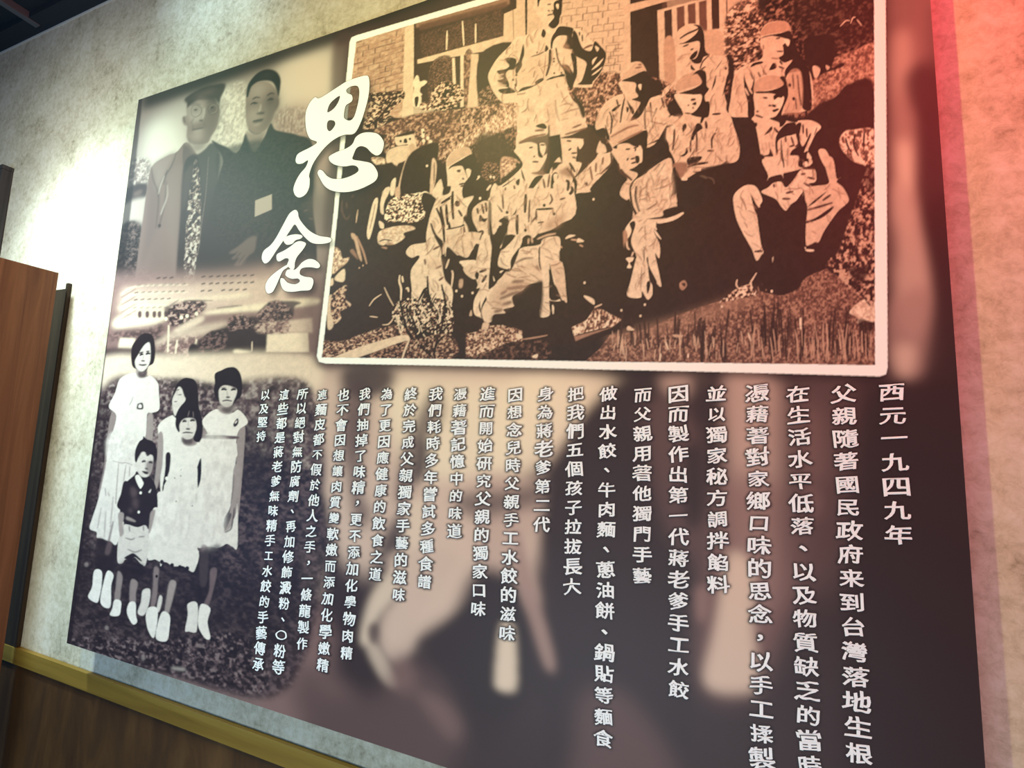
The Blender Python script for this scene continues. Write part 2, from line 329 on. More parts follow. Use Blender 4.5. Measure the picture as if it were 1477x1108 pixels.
Ln(.66, "450,575 478,532 518,526 542,560 524,605 474,618", 1.2, .6, .6); Ln(.3, "262,590 280,540 330,530 372,565 365,620 318,655 275,640 262,590/440,570 470,525 520,520 550,560 530,610 470,625 440,570", 1., .5, .75); D(.08, "292,582 312,570 330,578 315,590", .7, .85); D(.08, "468,555 488,545 505,553 488,565", .7, .85); Ln(.18, "260,532 310,510 365,528/425,505 480,492 535,512", 1.8, 1, .6); Ln(.86, "405,560 400,620 388,676", 2.2, 1, .75); D(.3, "410,560 430,620 425,690 400,700", 3, .6)
D(.1, "345,692 368,684 392,694 370,704", .8, .85); Ln(.15, "272,792 330,782 400,768", 1.9, .7, .85); D(.4, "290,740 400,715 410,765 300,775", 3, .5); Ln(.72, "290,815 380,800", 3, 1.5, .6); Ln(.32, "260,700 285,760 275,800/400,715 425,780/240,880 255,940/300,660 260,720", 1.4, 1, .6); Ln(.2, "185,650 197,720", 1.6, .7, .7); D(.3, "240,900 330,945 430,920 420,985 300,1010", 4, .55)
# younger man
F(240, 80)
D(.12, "850,830 930,1020 1040,870 1110,720 1160,790 1280,820 1400,850 1560,960 1560,1600 1600,2000 1560,2500 1200,2530 330,2480 480,1600 560,1280 600,1100 480,910 560,940 650,980 740,1040 800,960", .8, 1, 1, IDB)
D(.56, "850,440 900,340 980,280 1100,290 1180,380 1195,440 1200,520 1160,590 1120,700 1060,790 980,840 910,830 870,780 845,660 845,520", .8, 1, 1, IDB)
D(.6, "845,800 900,830 1000,840 1060,800 1020,900 940,1030 880,920", 1.2, 1, 1, IDB); D(.28, "1060,400 1180,400 1190,560 1120,700 1040,800 1000,780 1060,640 1040,520", 6, .7); D(.7, "900,330 1040,300 1030,420 920,430", 6, .7); D(.68, "880,560 1000,580 980,700 880,720", 6, .6)
D(.05, "850,440 860,340 900,260 980,180 1080,145 1170,170 1215,240 1215,330 1195,440 1175,380 1140,300 1080,270 980,280 910,330 885,390 870,440", .8, 1, 1, IDB); D(.22, "980,220 1080,180 1150,220 1060,240", 5, .5)
Ln(.1, "915,470 955,446 1000,452/1070,430 1118,402 1152,412", 2.2, .7, .9); D(.3, "885,515 930,490 985,510 970,550 910,550", 4, .55); D(.2, "1065,480 1110,450 1155,470 1130,520 1080,515", 4, .6)
Ln(.06, "895,524 935,502 975,512/1075,482 1112,460 1145,470", 2, .5, .9); D(.06, "925,512 945,504 958,512 942,522", .6, .8); D(.06, "1100,472 1116,463 1130,470 1115,480", .6, .8); Ln(.82, "1005,520 1000,570 985,610", 2.4, 1, .6); D(.24, "1015,500 1035,560 1040,610 1015,600", 3, .6); D(.12, "958,622 985,604 1045,604 1040,622 1000,630", 1, .8)
D(.2, "920,700 960,684 1030,672 1020,700 960,722 925,714", 1, .75); Ln(.06, "918,702 965,694 1030,682", 1.4, .5, .8); Ln(.72, "930,745 1000,725", 3, 1.5, .55); Ln(.22, "868,780 900,815 950,838 1020,830", 2, 1, .65); D(.3, "850,480 870,520 862,640 848,600", 3, .5)
Ln(.35, "850,840 900,960 935,1025/1050,870 1000,960 945,1020", 1.3, .6, .8); D(.3, "1170,470 1200,440 1190,560 1150,590", 2, .6)
tex(.07, .17, "600,1000 1500,900 1560,1600 1400,2000 560,2000 560,1400", 3, 3, 2, 0, 3, .8)
F(280, 250)
D(.74, "650,290 828,222 828,385 645,465", .4, 1, 0)
D(.42, "370,850 480,770 580,690 660,670 660,740 640,830 580,880 520,970 450,990 430,970 480,900 420,920 400,900 450,860", 1.2, .9)
Ln(.12, "430,920 500,840/470,960 540,870/400,880 470,830/510,970 580,890", 1.3, .6, .8); Ln(.5, "1170,400 1210,390/1220,480 1270,490/1160,850 1190,870", 2, .8, .6)
D(.4, "1180,260 1430,230 1400,700 1260,520", 8, .45)
# vignette of the portrait towards the top edge and the wall side
F(0, 0, 1); RAMP = 'men'
put(mask([np.array([[190, 140], [640, -20], [640, 2], [500, 58], [205, 160]], float)], 6), .02, .9)
put(mask([np.array([[190, 140], [206, 140], [176, 420], [150, 420]], float)], 5), .02, .8)
RAMP = 'bg'; D(.16, "480,68 505,56 494,200 478,330 466,330 476,200", 4, .75); D(.12, "500,50 640,0 640,12 508,62", 4, .6)
# ---- hillside building and landscape behind the children
RAMP = 'kids'; F(150, 370); IDK = 3
_kp = spl(np.array([[166, 400], [250, 400], [330, 398], [452, 394], [452, 470], [450, 545], [430, 560], [420, 700], [400, 900], [386, 1010], [230, 968], [95, 930], [130, 690]], float), True, 3)
_sl, _m = mask([_kp], 0); IDS[_sl][(_m > .5) & (IDS[_sl] == 0)] = IDK; IDS[_sl][(_m > .5) & (IDS[_sl] == 2)] = IDK
put(mask([np.array([[120, 404], [300, 396], [470, 384], [480, 470], [450, 545], [395, 560], [392, 700], [360, 960], [380, 1010], [230, 968], [60, 925]], float)], 9), .5, .95)
RAMP = 'bg'
D(.5, "-50,290 1200,190 2200,120 2200,1100 -100,1100", 12, .85)
D(.72, "190,360 340,320 800,270 1500,190 1950,150 1950,520 800,560 180,640", 8, .75); D(.8, "170,600 200,350 340,350 800,330 1800,260 1900,520 1250,560 1100,600 700,600 560,720 200,750", 5, .9); D(.97, "150,650 560,640 640,590 620,690 300,740 110,760", 3); D(.96, "1090,590 1500,520 2200,440 2200,520 1200,610", 2, .9); D(.95, "720,470 1477,390 1477,440 760,480", 2.5, .8); D(.95, "200,520 640,500 640,540 200,570", 2.5, .7); D(.95, "280,590 700,570 700,600 280,610", 1.6, .8)
for yy, xs in [(235, (580, 650, 720, 1060, 1140, 1220, 1290, 1365, 1430, 1500, 1580)), (310, (370, 440, 500, 560, 640, 710, 775, 850, 1060, 1140, 1210, 1290, 1360, 1440, 1510, 1580)), (385, (345, 415, 485, 555, 630, 700, 770, 840, 1050, 1130, 1270, 1350, 1420, 1500)), (460, (340, 410, 480, 550, 620, 690)), (545, (330, 400, 470, 535, 600, 660))]:
    for x in xs: Ln(.12, f"{x-22},{yy-(x-400)*.03+6:.0f} {x+20},{yy-(x-400)*.03-6:.0f}", 2.2, .5, .8, 0)
for y in (350, 430, 510, 580): Ln(.3, f"180,{y+90} 340,{y-5}", 1.6, .7, .7); Ln(.95, f"180,{y+60} 340,{y-30} 900,{y-50}", 2.5, .8, .5)
for x in (380, 460, 535, 590, 660, 720): D(.28, f"{x-16},590 {x+18},586 {x+16},645 {x-14},648", .7)
D(.2, "640,570 740,520 900,490 1060,480 1080,560 960,600 880,700 760,740 690,700", 1.5, .85); tex(.05, .7, "690,560 820,480 1060,480 1070,560 900,700 720,740 680,640", 4, 4, 3, -.05, 1, .9)
dots(.98, "660,665 825,650 885,635 985,610", 2.6, .5); Ln(.12, "650,560 800,460/850,470 960,470 1160,470/1200,550 1477,520/840,800 1040,770 1200,750 1300,740", 2, .8, .7)
D(.9, "740,790 960,660 1060,640 1040,700 820,800", 2, .8); D(.88, "560,880 900,760 1300,700 1300,760 960,860 600,960", 4, .7); tex(.3, .75, "700,880 1000,850 980,1040 560,1050 600,940", 5, 5, 2, 0, 3, .8)
tex(.08, .5, "60,820 500,760 620,700 620,860 500,900 300,880 80,900", 5, 5, 2.4, 0, 3, .8); D(.94, "170,868 332,872 318,985 150,975", 1.2, .95, 0); D(.1, "0,980 300,980 600,1000 640,1050 0,1060", 3, .9)
Ln(.95, "690,730 680,1020/780,890 760,1040/985,880 970,1050/1470,620 1480,800", 2.4, .6, .9, 0); D(.04, "900,980 940,930 1000,950 1000,1050 910,1050", .8)
D(.06, "1000,900 1080,860 1200,780 1400,720 1600,640 1800,780 1900,1000 1400,1040 1000,1050", 2, 1)
F(290, 380); D(.08, "0,830 110,720 200,760 320,640 480,570 560,640 620,720 700,770 710,970 540,960 350,950 0,970", 1.2, .95); tex(.03, .6, "290,600 400,540 540,600 560,680 400,700 300,720", 4, 4, 3, -.1, 1, .9); tex(.05, .5, "0,830 110,720 260,740 250,900 0,960", 4, 4, 3, -.1, 1, .7)
D(.2, "580,590 700,470 720,410 850,400 1000,400 1070,425 1000,460 980,560 880,620 640,620", 1.2, .95); tex(.08, .6, "580,590 700,430 860,400 980,560 800,620", 4, 4, 3, -.1, 1, .9); D(.92, "705,748 1140,735 1150,945 692,945", 1., 1, 0); D(.86, "930,610 1180,580 1190,735 930,738", 1.5, .8, 0); tex(.3, .8, "600,640 920,620 920,740 620,740", 4, 4, 2, .1, 1.5, .8)
Ln(.12, "700,955 900,960 1150,960", 2, .7, .8); Ln(.9, "545,830 540,940", 1.6, .5); D(.98, "360,920 460,930 540,945 360,960", 1.5); tex(.1, .6, "920,1020 1150,1000 1200,1300 960,1300", 4, 4, 2.4, -.05, 2, .8); D(.3, "1120,300 1260,300 1200,1100 1120,1100", 8, .6)
# pale strip of ground, then the dark hedge and grass
F(0, 0, 1)
D(.9, "148,516 250,512 440,512 460,560 380,572 300,560 146,560", 5, .95)
RAMP = 'kids'; D(.3, "140,575 230,552 300,556 400,556 450,580 470,680 440,760 400,985 230,965 96,935", 5, .9)
tex(.1, .62, "146,570 250,545 330,555 440,548 455,640 430,760 300,800 130,800", 5, 6, 2.2, -.04, 3, .9); tex(.1, .75, "330,560 440,552 452,640 440,740 390,780 345,700", 7, 8, 1.8, -.02, 4, .5)
tex(.03, .36, "120,690 450,680 420,990 230,970 95,930", 6, 5, 2.2, -.1, 4, .9); D(.04, "96,800 420,830 410,900 350,930 120,900", 14, .6)
D(.05, "330,600 400,640 380,740 350,700", 10, .6); D(.03, "130,580 165,600 140,720 118,800 108,800", 8, .7)
F(110, 790, 6.154); tex(.02, .5, "10,780 700,820 1477,780 1700,1290 740,1100 10,890", 5, 5, 2.6, -.16, 3, .85); D(.7, "860,1060 960,1070 960,1095 850,1080", 1.5, .7); dots(.6, "270,712 595,980 90,150", 3, 1, .7)
# five children (far ones first)
ids = dict(tall=31, back=32, right=33, front=34, boy=35)
i = ids['back']; F(220, 520, 9.231)   # girl behind
D(.92, "80,860 260,730 330,780 420,800 420,1500 300,2000 130,2000 90,1100", .4, 1, 1, i); D(.6, "80,980 140,1000 130,1400 60,1700 20,1700 60,1300", .5, 1, 1, i)
D(.03, "240,560 280,420 330,310 400,245 470,232 560,260 600,360 620,640 660,900 300,760 270,620", .4, 1, 1, i); D(.85, "265,520 310,420 350,350 390,380 420,470 440,520 400,600 330,690 300,740 270,660", .5, 1, 1, i)
Ln(.15, "320,400 360,385/340,460 390,455", 1.6, .4, .9); Ln(.2, "285,550 330,548", 1.5, .4, .9); Ln(.5, "330,390 325,470", 1, .5, .6)
i = ids['right']
D(.55, "640,900 720,960 740,1100 700,1300 640,1300 630,1050", .4, 1, 1, i); D(.58, "1130,960 1230,880 1220,1200 1180,1700 1130,2200 1080,2300 1110,1700", .4, 1, 1, i)
D(.93, "840,650 1050,700 1150,660 1270,820 1150,930 1110,1100 1100,1300 700,1300 740,1000 660,810", .3, 1, 1, i); D(.6, "860,620 940,600 1050,640 1040,710 920,700", .8, 1, 1, i); D(.2, "920,640 1050,600 1040,690 960,690", 1.5, .8)
D(.04, "830,300 830,180 920,130 1000,95 1100,95 1170,180 1195,330 1180,470 1120,530 1060,600 1080,450 1110,380 1000,330 900,360 880,430 890,540 840,480 815,400", .4, 1, 1, i)
D(.86, "885,400 940,335 1040,345 1120,385 1115,460 1080,540 1050,600 980,620 920,590 890,530", .5, 1, 1, i); D(.62, "920,575 1050,560 1060,620 980,630 925,605", 2, .5); Ln(.03, "915,392 950,380 988,392/1045,396 1080,382 1112,388", 3.2, .4, 1); Ln(.25, "910,362 985,358/1045,362 1110,360", 1.6, .6, .7); Ln(.05, "978,490 1032,490", 3, .5, .9); Ln(.05, "928,542 990,530 1060,542", 2.2, .4, .9); Ln(.4, "990,410 1000,480", 1.2, .6, .6)
D(.1, "1075,850 1130,770 1145,830 1100,885", .4); Ln(.97, "1100,840 1125,800", 1.6, .4); Ln(.6, "740,960 860,1030 1000,1060 1110,1000", 1.5, .6, .7)
F(220, 680, 9.231); D(.9, "640,-420 1090,-420 1090,0 1040,450 960,620 960,760 1100,600 1130,440 1130,1000 1060,1000 990,965 920,1000 850,1020 740,1000 690,1010 585,985 560,600", .3, 1, 1, i); D(.6, "1080,-40 1170,-60 1140,300 1100,480 1060,700 970,820 960,740 1040,480", .4, 1, 1, i); Ln(.25, "1085,40 1070,250 1040,430", 1.3, .5, .8); D(.12, "1020,560 1050,590 980,770 960,780 970,680", .6, .9); Ln(.1, "1090,480 1065,680 1040,770 970,815", 2, .5, .9); D(.35, "640,-480 1100,-470 1100,-430 640,-440", .5)
tex(.78, .95, "620,-380 1040,-380 1000,480 920,950 620,950", 6, 14, 1.6, .1, 3, .6)
F(110, 790, 6.154); D(.45, "1100,10 1170,10 1160,300 1100,330", 1, .7); D(.04, "1170,0 1290,0 1240,420 1170,480 1050,480 1060,50 1110,40", 2, .7); D(.42, "1190,200 1250,200 1210,400 1170,520 1130,510 1180,380", .8, 1, 1, i)
D(.9, "990,500 1075,498 1072,720 1050,755 1000,745 966,735 990,600", .4, 1, 1, i); D(.94, "1105,505 1190,540 1165,660 1190,800 1150,810 1100,740 1080,660", .4, 1, 1, i)
i = ids['tall']; F(130, 470, 9.231)
D(.55, "290,1140 380,1180 330,1400 260,1800 200,2300 110,2250 180,1900 230,1450", .5, 1, 1, i); D(.6, "770,1190 830,1170 840,1350 820,1560 740,1500 750,1300", .5, 1, 1, i)
D(.92, "490,650 620,620 750,680 800,660 900,760 915,900 920,1110 820,1160 760,1180 730,1500 600,1640 380,1640 230,1800 280,1500 350,1200 250,1080 330,900 390,720", .3, 1, 1, i)
D(.62, "610,580 740,590 750,680 640,690", .8, 1, 1, i); D(.18, "650,610 750,570 745,670 680,690 640,660", 1, .9)
D(.03, "545,380 560,270 620,180 690,110 760,98 830,130 860,230 865,400 840,500 780,540 740,600 620,580 560,530", .4, 1, 1, i); D(.88, "600,460 650,370 690,300 740,240 790,225 805,330 800,450 780,520 740,580 690,610 640,590 605,540", .5, 1, 1, i)
Ln(.06, "650,368 710,348/745,346 792,338", 2.4, .4, .95); Ln(.03, "740,382 772,366 802,374/660,398 685,378 710,384", 3, .4, 1); Ln(.08, "680,465 730,470", 2.4, .4, .95); Ln(.05, "650,515 700,524 752,514", 2.4, .4, .95); Ln(.45, "715,390 700,450", 1.3, .6, .6); D(.5, "630,600 700,620 740,580 700,640", 1.2, .6)
Ln(.35, "575,940 550,1010 520,1060/620,1050 650,1040", 1.2, .5, .7); D(.15, "630,1050 660,1030 700,1030 705,1108 625,1108", .5); D(.95, "650,1050 680,1050 685,1090 645,1090", .4)
F(130, 590, 9.231); D(.9, "300,300 600,330 640,700 600,1000 460,1365 440,1600 350,1790 290,1765 228,1755 160,1725 88,1712 85,1640 -6,1592 30,1450 110,1200 200,800", .4, 1, 1, i); Ln(.5, "300,690 420,720 470,715 540,735/380,720 350,1100 330,1500/480,740 440,1000/530,760 520,900/540,740 560,745/430,1150 480,1180/200,1050 210,1160", 1.4, .5, .8); tex(.8, .96, "260,330 600,330 600,660 240,660", 5, 8, 1.6, .1, 2, .7)
F(120, 700, 9.231); Ln(.55, "330,90 350,150/240,300 190,580/300,350 280,700/400,150 360,560", 1.6, .7, .8); D(.05, "180,720 330,755 470,790 440,1000 420,1150 190,1120", 2, .9); D(.92, "420,250 540,350 520,500 450,780 380,760 350,700 420,420", .5, 1, 1, i); Ln(.4, "400,480 350,700 340,760", 3, .8, .8); D(.4, "330,760 380,760 370,870 330,930 290,900", 1, .7)
F(110, 790, 6.154); D(.97, "160,205 225,210 225,330 205,440 180,490 105,440 140,350", .4, 1, 1, i); D(.97, "280,205 330,245 310,340 300,530 215,490 245,300", .4, 1, 1, i)
i = ids['front']; F(220, 520, 9.231)
D(.92, "370,1000 470,1060 560,1060 700,1150 790,1250 790,1340 700,1400 640,1700 640,2000 200,2600 100,2700 170,2000 230,1700 280,1360 160,1330 180,1250 360,1080", .3, 1, 1, i); D(.55, "390,1020 540,1010 590,1100 520,1140 420,1120", 1, 1, 1, i); D(.12, "400,1040 530,1040 520,1110 420,1110", 1.4, .8)
D(.03, "310,780 340,660 420,560 500,500 580,600 640,700 670,900 650,1040 600,1090 540,1040 580,900 560,770 500,760 460,760 380,830 360,950 330,930 305,860", .4, 1, 1, i)
D(.86, "360,860 400,790 470,765 560,780 585,870 570,950 530,1030 450,1050 400,1010 365,930", .5, 1, 1, i); D(.6, "410,1000 530,990 520,1030 450,1050", 2, .4); Ln(.03, "398,818 425,806 455,814/500,805 535,795 566,803", 3, .4, 1); Ln(.3, "395,790 455,785/500,776 565,778", 1.5, .6, .7); Ln(.05, "445,910 500,915", 3, .5, .9); Ln(.06, "400,966 460,957 540,966", 2.2, .4, .9); Ln(.45, "480,780 475,880", 1.2, .6, .6); Ln(.5, "540,680 545,760/490,670 470,750", 1.2, .4, .8)
F(130, 590, 9.231); D(.04, "1010,600 1070,600 1060,800 1030,900 980,1080 960,1070 1000,800", .4); D(.04, "1477,660 1430,760 1400,900 1405,1030 1440,1040 1477,900", .4); dots(.97, "1020,925", 2.4, .3); Ln(.3, "1215,800 1205,840/1240,815 1275,820", 1.5, .4, .8); dots(.3, "1210,890 1120,920 1380,890", 1.1, .4)
F(220, 680, 9.231); D(.9, "140,260 200,120 560,-100 600,200 640,600 600,985 590,1240 430,1180 300,1140 120,1120 -160,1050 -60,600 60,300", .3, 1, 1, i); Ln(.5, "585,290 580,420/520,210 550,250/490,560 480,760 440,900", 1.6, .8, .6); tex(.8, .95, "150,300 560,200 480,900 440,1150 -80,1000", 7, 14, 1.6, .1, 3, .7); dots(.4, "315,400 375,60 295,90 530,460", 1.1, .4, .8)
F(110, 790, 6.154); D(.9, "630,0 1060,0 1050,205 990,195 950,165 860,165 800,130 740,125 700,105 660,112 635,100", .4, 1, 1, i)
dots(.03, "760,128 850,158 920,175 985,185", 3, .4); D(.5, "690,180 735,190 725,300 715,450 690,530 660,525 680,350", .8, 1, 1, i); D(.6, "830,300 885,305 870,400 820,580 785,580 800,450", .8, 1, 1, i); dots(.03, "713,255 690,640", 2, .3)
D(.88, "590,380 655,372 645,500 600,600 545,580 575,480", .5); D(.85, "740,425 765,450 740,560 715,570 720,500", .5)
D(.95, "640,535 715,535 720,640 690,800 640,740 617,620", .4, 1, 1, i); D(.95, "765,570 830,605 825,740 800,830 710,810 720,690", .4, 1, 1, i)
i = ids['boy']; F(130, 590, 9.231)
D(.04, "430,1108 470,990 590,880 620,830 700,900 790,900 850,980 870,1108 900,1300 840,1330 780,1600 440,1500 400,1280", .4, 1, 1, i)
D(.04, "595,680 600,560 650,440 700,400 710,360 750,400 830,430 880,500 890,640 850,740 830,700 820,620 750,600 690,570 640,650 620,720", .4, 1, 1, i); D(.86, "625,700 660,620 710,570 760,600 830,620 840,700 820,820 780,890 720,910 660,880 620,800 590,740", .5, 1, 1, i)
D(.4, "760,700 850,700 830,820 780,890 740,800", 1.5, .7); Ln(.03, "688,708 715,694 742,700/780,716 805,708 832,722", 3.2, .5, .95); Ln(.08, "730,790 770,800", 2.2, .5, .9); D(.08, "690,825 770,840 760,870 720,860", .5); D(.95, "600,900 650,880 700,960 710,1000 680,1070 630,1000", .4); D(.08, "740,580 800,600 760,630", .6)
F(120, 700, 9.231); D(.05, "500,120 560,-60 740,60 860,-80 960,0 990,250 920,330 880,560 700,545 560,500 540,370 450,280", .4, 1, 1, i); D(.32, "640,20 720,80 690,160 640,140", 2, .8); D(.3, "660,190 730,180 720,320 660,280", 2.5, .7); D(.3, "600,330 650,300 640,380", 2, .7); dots(.97, "765,102 740,358", 1.9, .4); D(.92, "870,90 905,50 890,100", .5); D(.6, "575,420 620,430 690,470 690,490 580,460", .8)
D(.85, "545,530 600,525 720,560 830,535 870,640 870,820 830,1060 770,1050 680,960 560,990 520,1040 455,1010 470,720 520,640", .4, 1, 1, i); Ln(.35, "560,700 640,725 690,700/740,690 820,680/590,850 650,880 700,890 780,860/610,540 620,620/800,540 805,610", 1.8, .6, .8); D(.05, "545,970 620,920 680,910 780,1000 760,1010 690,960 660,990 690,1030 790,1060 780,1090 560,1040 600,1000", .5)
D(.62, "470,370 540,380 530,520 540,640 490,680 470,520", .6, 1, 1, i); D(.6, "900,360 960,330 940,450 900,600 870,640 880,500", .6, 1, 1, i)
F(110, 790, 6.154); D(.03, "400,140 600,160 600,280 400,290", 4, .8); D(.55, "370,210 410,260 395,380 385,470 340,465 350,350", .7, 1, 1, i); D(.55, "485,290 545,310 530,400 525,490 475,490", .7, 1, 1, i); D(.97, "340,465 395,475 395,550 375,605 300,600 320,540", .4, 1, 1, i); D(.97, "470,490 525,490 530,600 540,660 500,680 450,580", .4, 1, 1, i)
RAMP = 'kids'; F(0, 0, 1); put(mask([np.array([[150, 400], [156, 400], [103, 928], [90, 928]], float)], 3), .02, .85)
_sl, _m = mask([_kp], 0); _g = .5 * noise(_m.shape, 2, 2) + .5 * noise(_m.shape, 7, 7); IMG[_sl] *= (1 + (_m * (_g - .5) * .22))[..., None]
# ---- inset photograph: white border with rounded corners and a soft drop shadow
RAMP = 'bg'; F(0, 0, 1); IDG = 4
OUT = np.array([[504.5, 60], [507, 54], [514, 51], [687, 0], [1260, -172], [1272, -174], [1277, -164], [1277.4, 0], [1280.3, 530], [1278, 540], [1269, 543], [860, 533], [470, 524.5], [460, 522], [457, 514], [480, 320]], float)
INN = np.array([[514, 60], [596, 35], [720, 0], [1259, -155], [1260.6, 0], [1262, 526.8], [880, 522], [680, 518.6], [464.3, 515.6], [480, 380], [502, 160]], float)
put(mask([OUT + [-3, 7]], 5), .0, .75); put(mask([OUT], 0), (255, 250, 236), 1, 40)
put(mask([INN], 0), (58, 43, 40), 1, IDG)
RAMP = 'group'
SAVE = IMG.copy(), IDS.copy()
def bricks(x0, y0, x1, y1, sl, rh, bw, n, lo=.3):
    for r in range(n):
        y = y0 + r * rh
        k = x0
        for j in range(int((x1 - x0) / bw) + 2):
            x = x0 + j * bw + (r % 2) * bw * .5 + rng.rand() * 2 - bw * .3
            if x > x1: break
            if rng.rand() < .8: Ln(lo, f"{x},{y+(x-x0)*sl} {min(x+bw*.9,x1)},{y+(min(x+bw*.9,x1)-x0)*sl}", .8 + .7 * rng.rand(), .4, .4 + .5 * rng.rand(), 0)
            if rng.rand() < .85 and x > x0 - 1: Ln(lo - .1, f"{max(x,x0)},{y+(x-x0)*sl} {max(x,x0)-.3},{y+(x-x0)*sl+rh}", .9 + 1.1 * rng.rand(), .4, .4 + .5 * rng.rand(), 0)
# house: brick, posts, windows
F(0, 0, 1)
D(.66, "500,170 514,58 590,30 585,170", 0, 1, 0); tex(.5, .85, "500,170 514,58 590,36 585,170", 5, 3, 1.5, 0, .5, .5, 0)
bricks(512, 62, 583, 140, -.27, 7.6, 16, 14)
D(.86, "584,40 598,33 596,170 580,172", .4, 1, 0); D(.1, "597,34 735,-8 760,-10 745,60 735,150 597,155", .4, 1, 0); tex(.1, .42, "605,50 725,12 728,70 610,85", 2, 2, 1.6, -.1, 1, .8, 0)
D(.55, "600,30 735,-10 735,6 600,40", 1, .8, 0); D(.3, "604,36 732,2 732,10 606,44", 1, .9, 0)
D(.86, "602,86 726,52 745,62 742,66 602,92", .4, 1, 0); D(.84, "727,20 745,12 770,-30 770,60 738,66 726,56", .4, 1, 0)
Ln(.93, "645,44 644,72/667,30 669,66/686,34 686,62", 2.6, .3, 1); Ln(.2, "740,12 741,60", 1.5, .4, .6)
tex(.1, .5, "622,92 652,84 652,150 620,150", 2, 2, 2.2, -.1, .6, .9); D(.9, "652,84 656,83 659,154 654,154", .4, 1, 0); D(.9, "664,80 669,79 669,154 664,155", .4, 1, 0); tex(.2, .7, "670,80 682,78 680,150 670,150", 3, 4, 2, 0, .6, .9); D(.85, "680,78 690,78 692,156 674,156", .5, 1, 0)
D(.08, "692,80 745,65 735,150 694,158", .6); tex(.1, .7, "694,130 735,120 740,160 694,160", 2, 2, 3, -.2, .6, .8)
D(.84, "745,60 745,-40 900,-90 1000,-110 1010,110 870,110 830,150 790,100", .5, 1, 0)
bricks(806, -80, 900, 120, -.13, 9.5, 15, 20, .42); bricks(835, 70, 895, 110, -.1, 9.5, 14, 5, .3); Ln(.08, "759,-30 759,50", 3.4, .3, 1)
D(.08, "908,-60 960,-70 966,140 910,100", .4, 1, 0); D(.3, "955,-80 1050,-100 1050,110 955,110", .5, .6, 0); D(.8, "900,20 950,5 1010,-10 1010,-18 900,8", .4, 1, 0); D(.85, "948,15 1052,-12 1050,130 952,130", .5, 1, 0)
for x in (958, 976, 992, 1008, 1026): D(.12 if x in (958, 1026) else .35, f"{x},{16-(x-958)*.26:.0f} {x+11},{13-(x-958)*.26:.0f} {x+12},{55-(x-958)*.2:.0f} {x+1},{57-(x-958)*.2:.0f}", .5, 1, 0)
D(.7, "958,60 972,58 974,120 960,122", .6); D(.72, "985,60 1040,45 1042,110 985,120", 1, .7); D(.8, "1046,-40 1075,-60 1100,-60 1090,20 1047,40", 1.5, 1, 0); Ln(.15, "1048,-20 1049,60", 2, .4, .9)
# trees on the right, path and shadow
tex(.0, .55, "1046,40 1060,20 1110,0 1100,-170 1262,-170 1262,70 1200,80 1170,100 1170,170 1040,140 1052,90", 4, 3.5, 3, -.14, 1); tex(.1, .9, "1048,20 1090,0 1100,60 1060,110 1047,100", 4, 3, 3, -.02, 1.2, .9)
D(.06, "1140,0 1262,-40 1262,55 1210,75 1160,60", 6, .75); Ln(.85, "1212,38 1220,30 1226,30/1227,34 1230,26 1234,25/1236,28 1243,37", 1.8, .3, .9)
D(.55, "1165,160 1165,110 1200,86 1235,72 1262,66 1262,140 1225,122 1205,140 1172,158", .7); tex(.3, .75, "1165,160 1165,112 1200,86 1235,72 1262,66 1262,140 1225,122 1205,140 1172,158", 3, 3, 2, 0, .8, .9)
D(.05, "1160,60 1200,50 1204,80 1200,98 1214,90 1216,96 1188,106 1172,114 1165,95", .6); D(.85, "1172,97 1177,95 1183,100 1180,110 1175,112", .5); D(.8, "1191,94 1197,97 1193,101", .5)
D(.06, "1172,158 1205,140 1225,121 1262,130 1262,320 1180,420 1080,450 1000,440 900,470 800,500 700,500 640,470 560,500 464,500 470,350 600,180 700,200 860,330 1000,300 1060,260 1100,240", 1)
# hedges left
tex(.15, .8, "560,190 600,165 660,158 735,150 750,180 700,215 640,230 560,225", 2.4, 3.5, 2.2, .05, .8); D(.9, "582,158 625,150 625,160 580,168", 1, .7)
tex(.35, .95, "650,220 690,185 740,145 752,150 752,190 720,200 680,235", 1.8, 4, 2, .1, .8); tex(.05, .6, "640,230 690,205 752,180 750,215 660,240", 2, 4, 2.4, -.15, .8)
tex(.15, .8, "820,118 880,105 965,120 960,160 880,180 830,170", 2.5, 3.5, 2.2, -.05, .8); tex(.0, .7, "935,108 965,128 960,145 925,130", 2.5, 3, 3, -.1, .6)
D(.12, "690,195 720,195 740,215 735,250 700,240 685,225", 3, .95); tex(.05, .6, "700,235 725,240 715,262 695,255", 2, 2, 3, -.2, .6, .8)
F(460, 130)
tex(.05, .85, "530,40 700,20 900,10 900,110 800,180 700,360 560,420 470,420 520,200", 3, 3, 4, .05, .5)
D(.04, "600,420 590,330 650,270 720,180 780,100 790,110 740,200 660,290 625,340 620,420", .4); Ln(.04, "560,60 700,50 880,30/560,100 640,160 720,120/700,320 760,280 830,330/640,350 720,330/540,250 600,330", 2.6, .3, .95)
tex(.2, .7, "600,420 1000,260 1300,240 1477,250 1477,440 1300,520 1240,560 1000,420 720,470", 3, 3.5, 2.2, -.08, 1)
F(500, 20, 6.154); tex(.0, .9, "760,680 860,600 1000,640 1040,740 900,850 760,830", 3, 3, 4, -.05, .5); D(.95, "585,620 610,560 625,545 640,560 650,600 690,590 715,605 680,640 660,650 650,690 670,720 620,740 590,730 600,660", .4); D(.95, "590,740 660,730 650,820 590,820", .4); D(.05, "605,745 640,740 625,820 608,815", .3); tex(.1, .95, "660,790 760,790 750,850 660,850", 3, 3, 3, .1, .4)
F(460, 130)
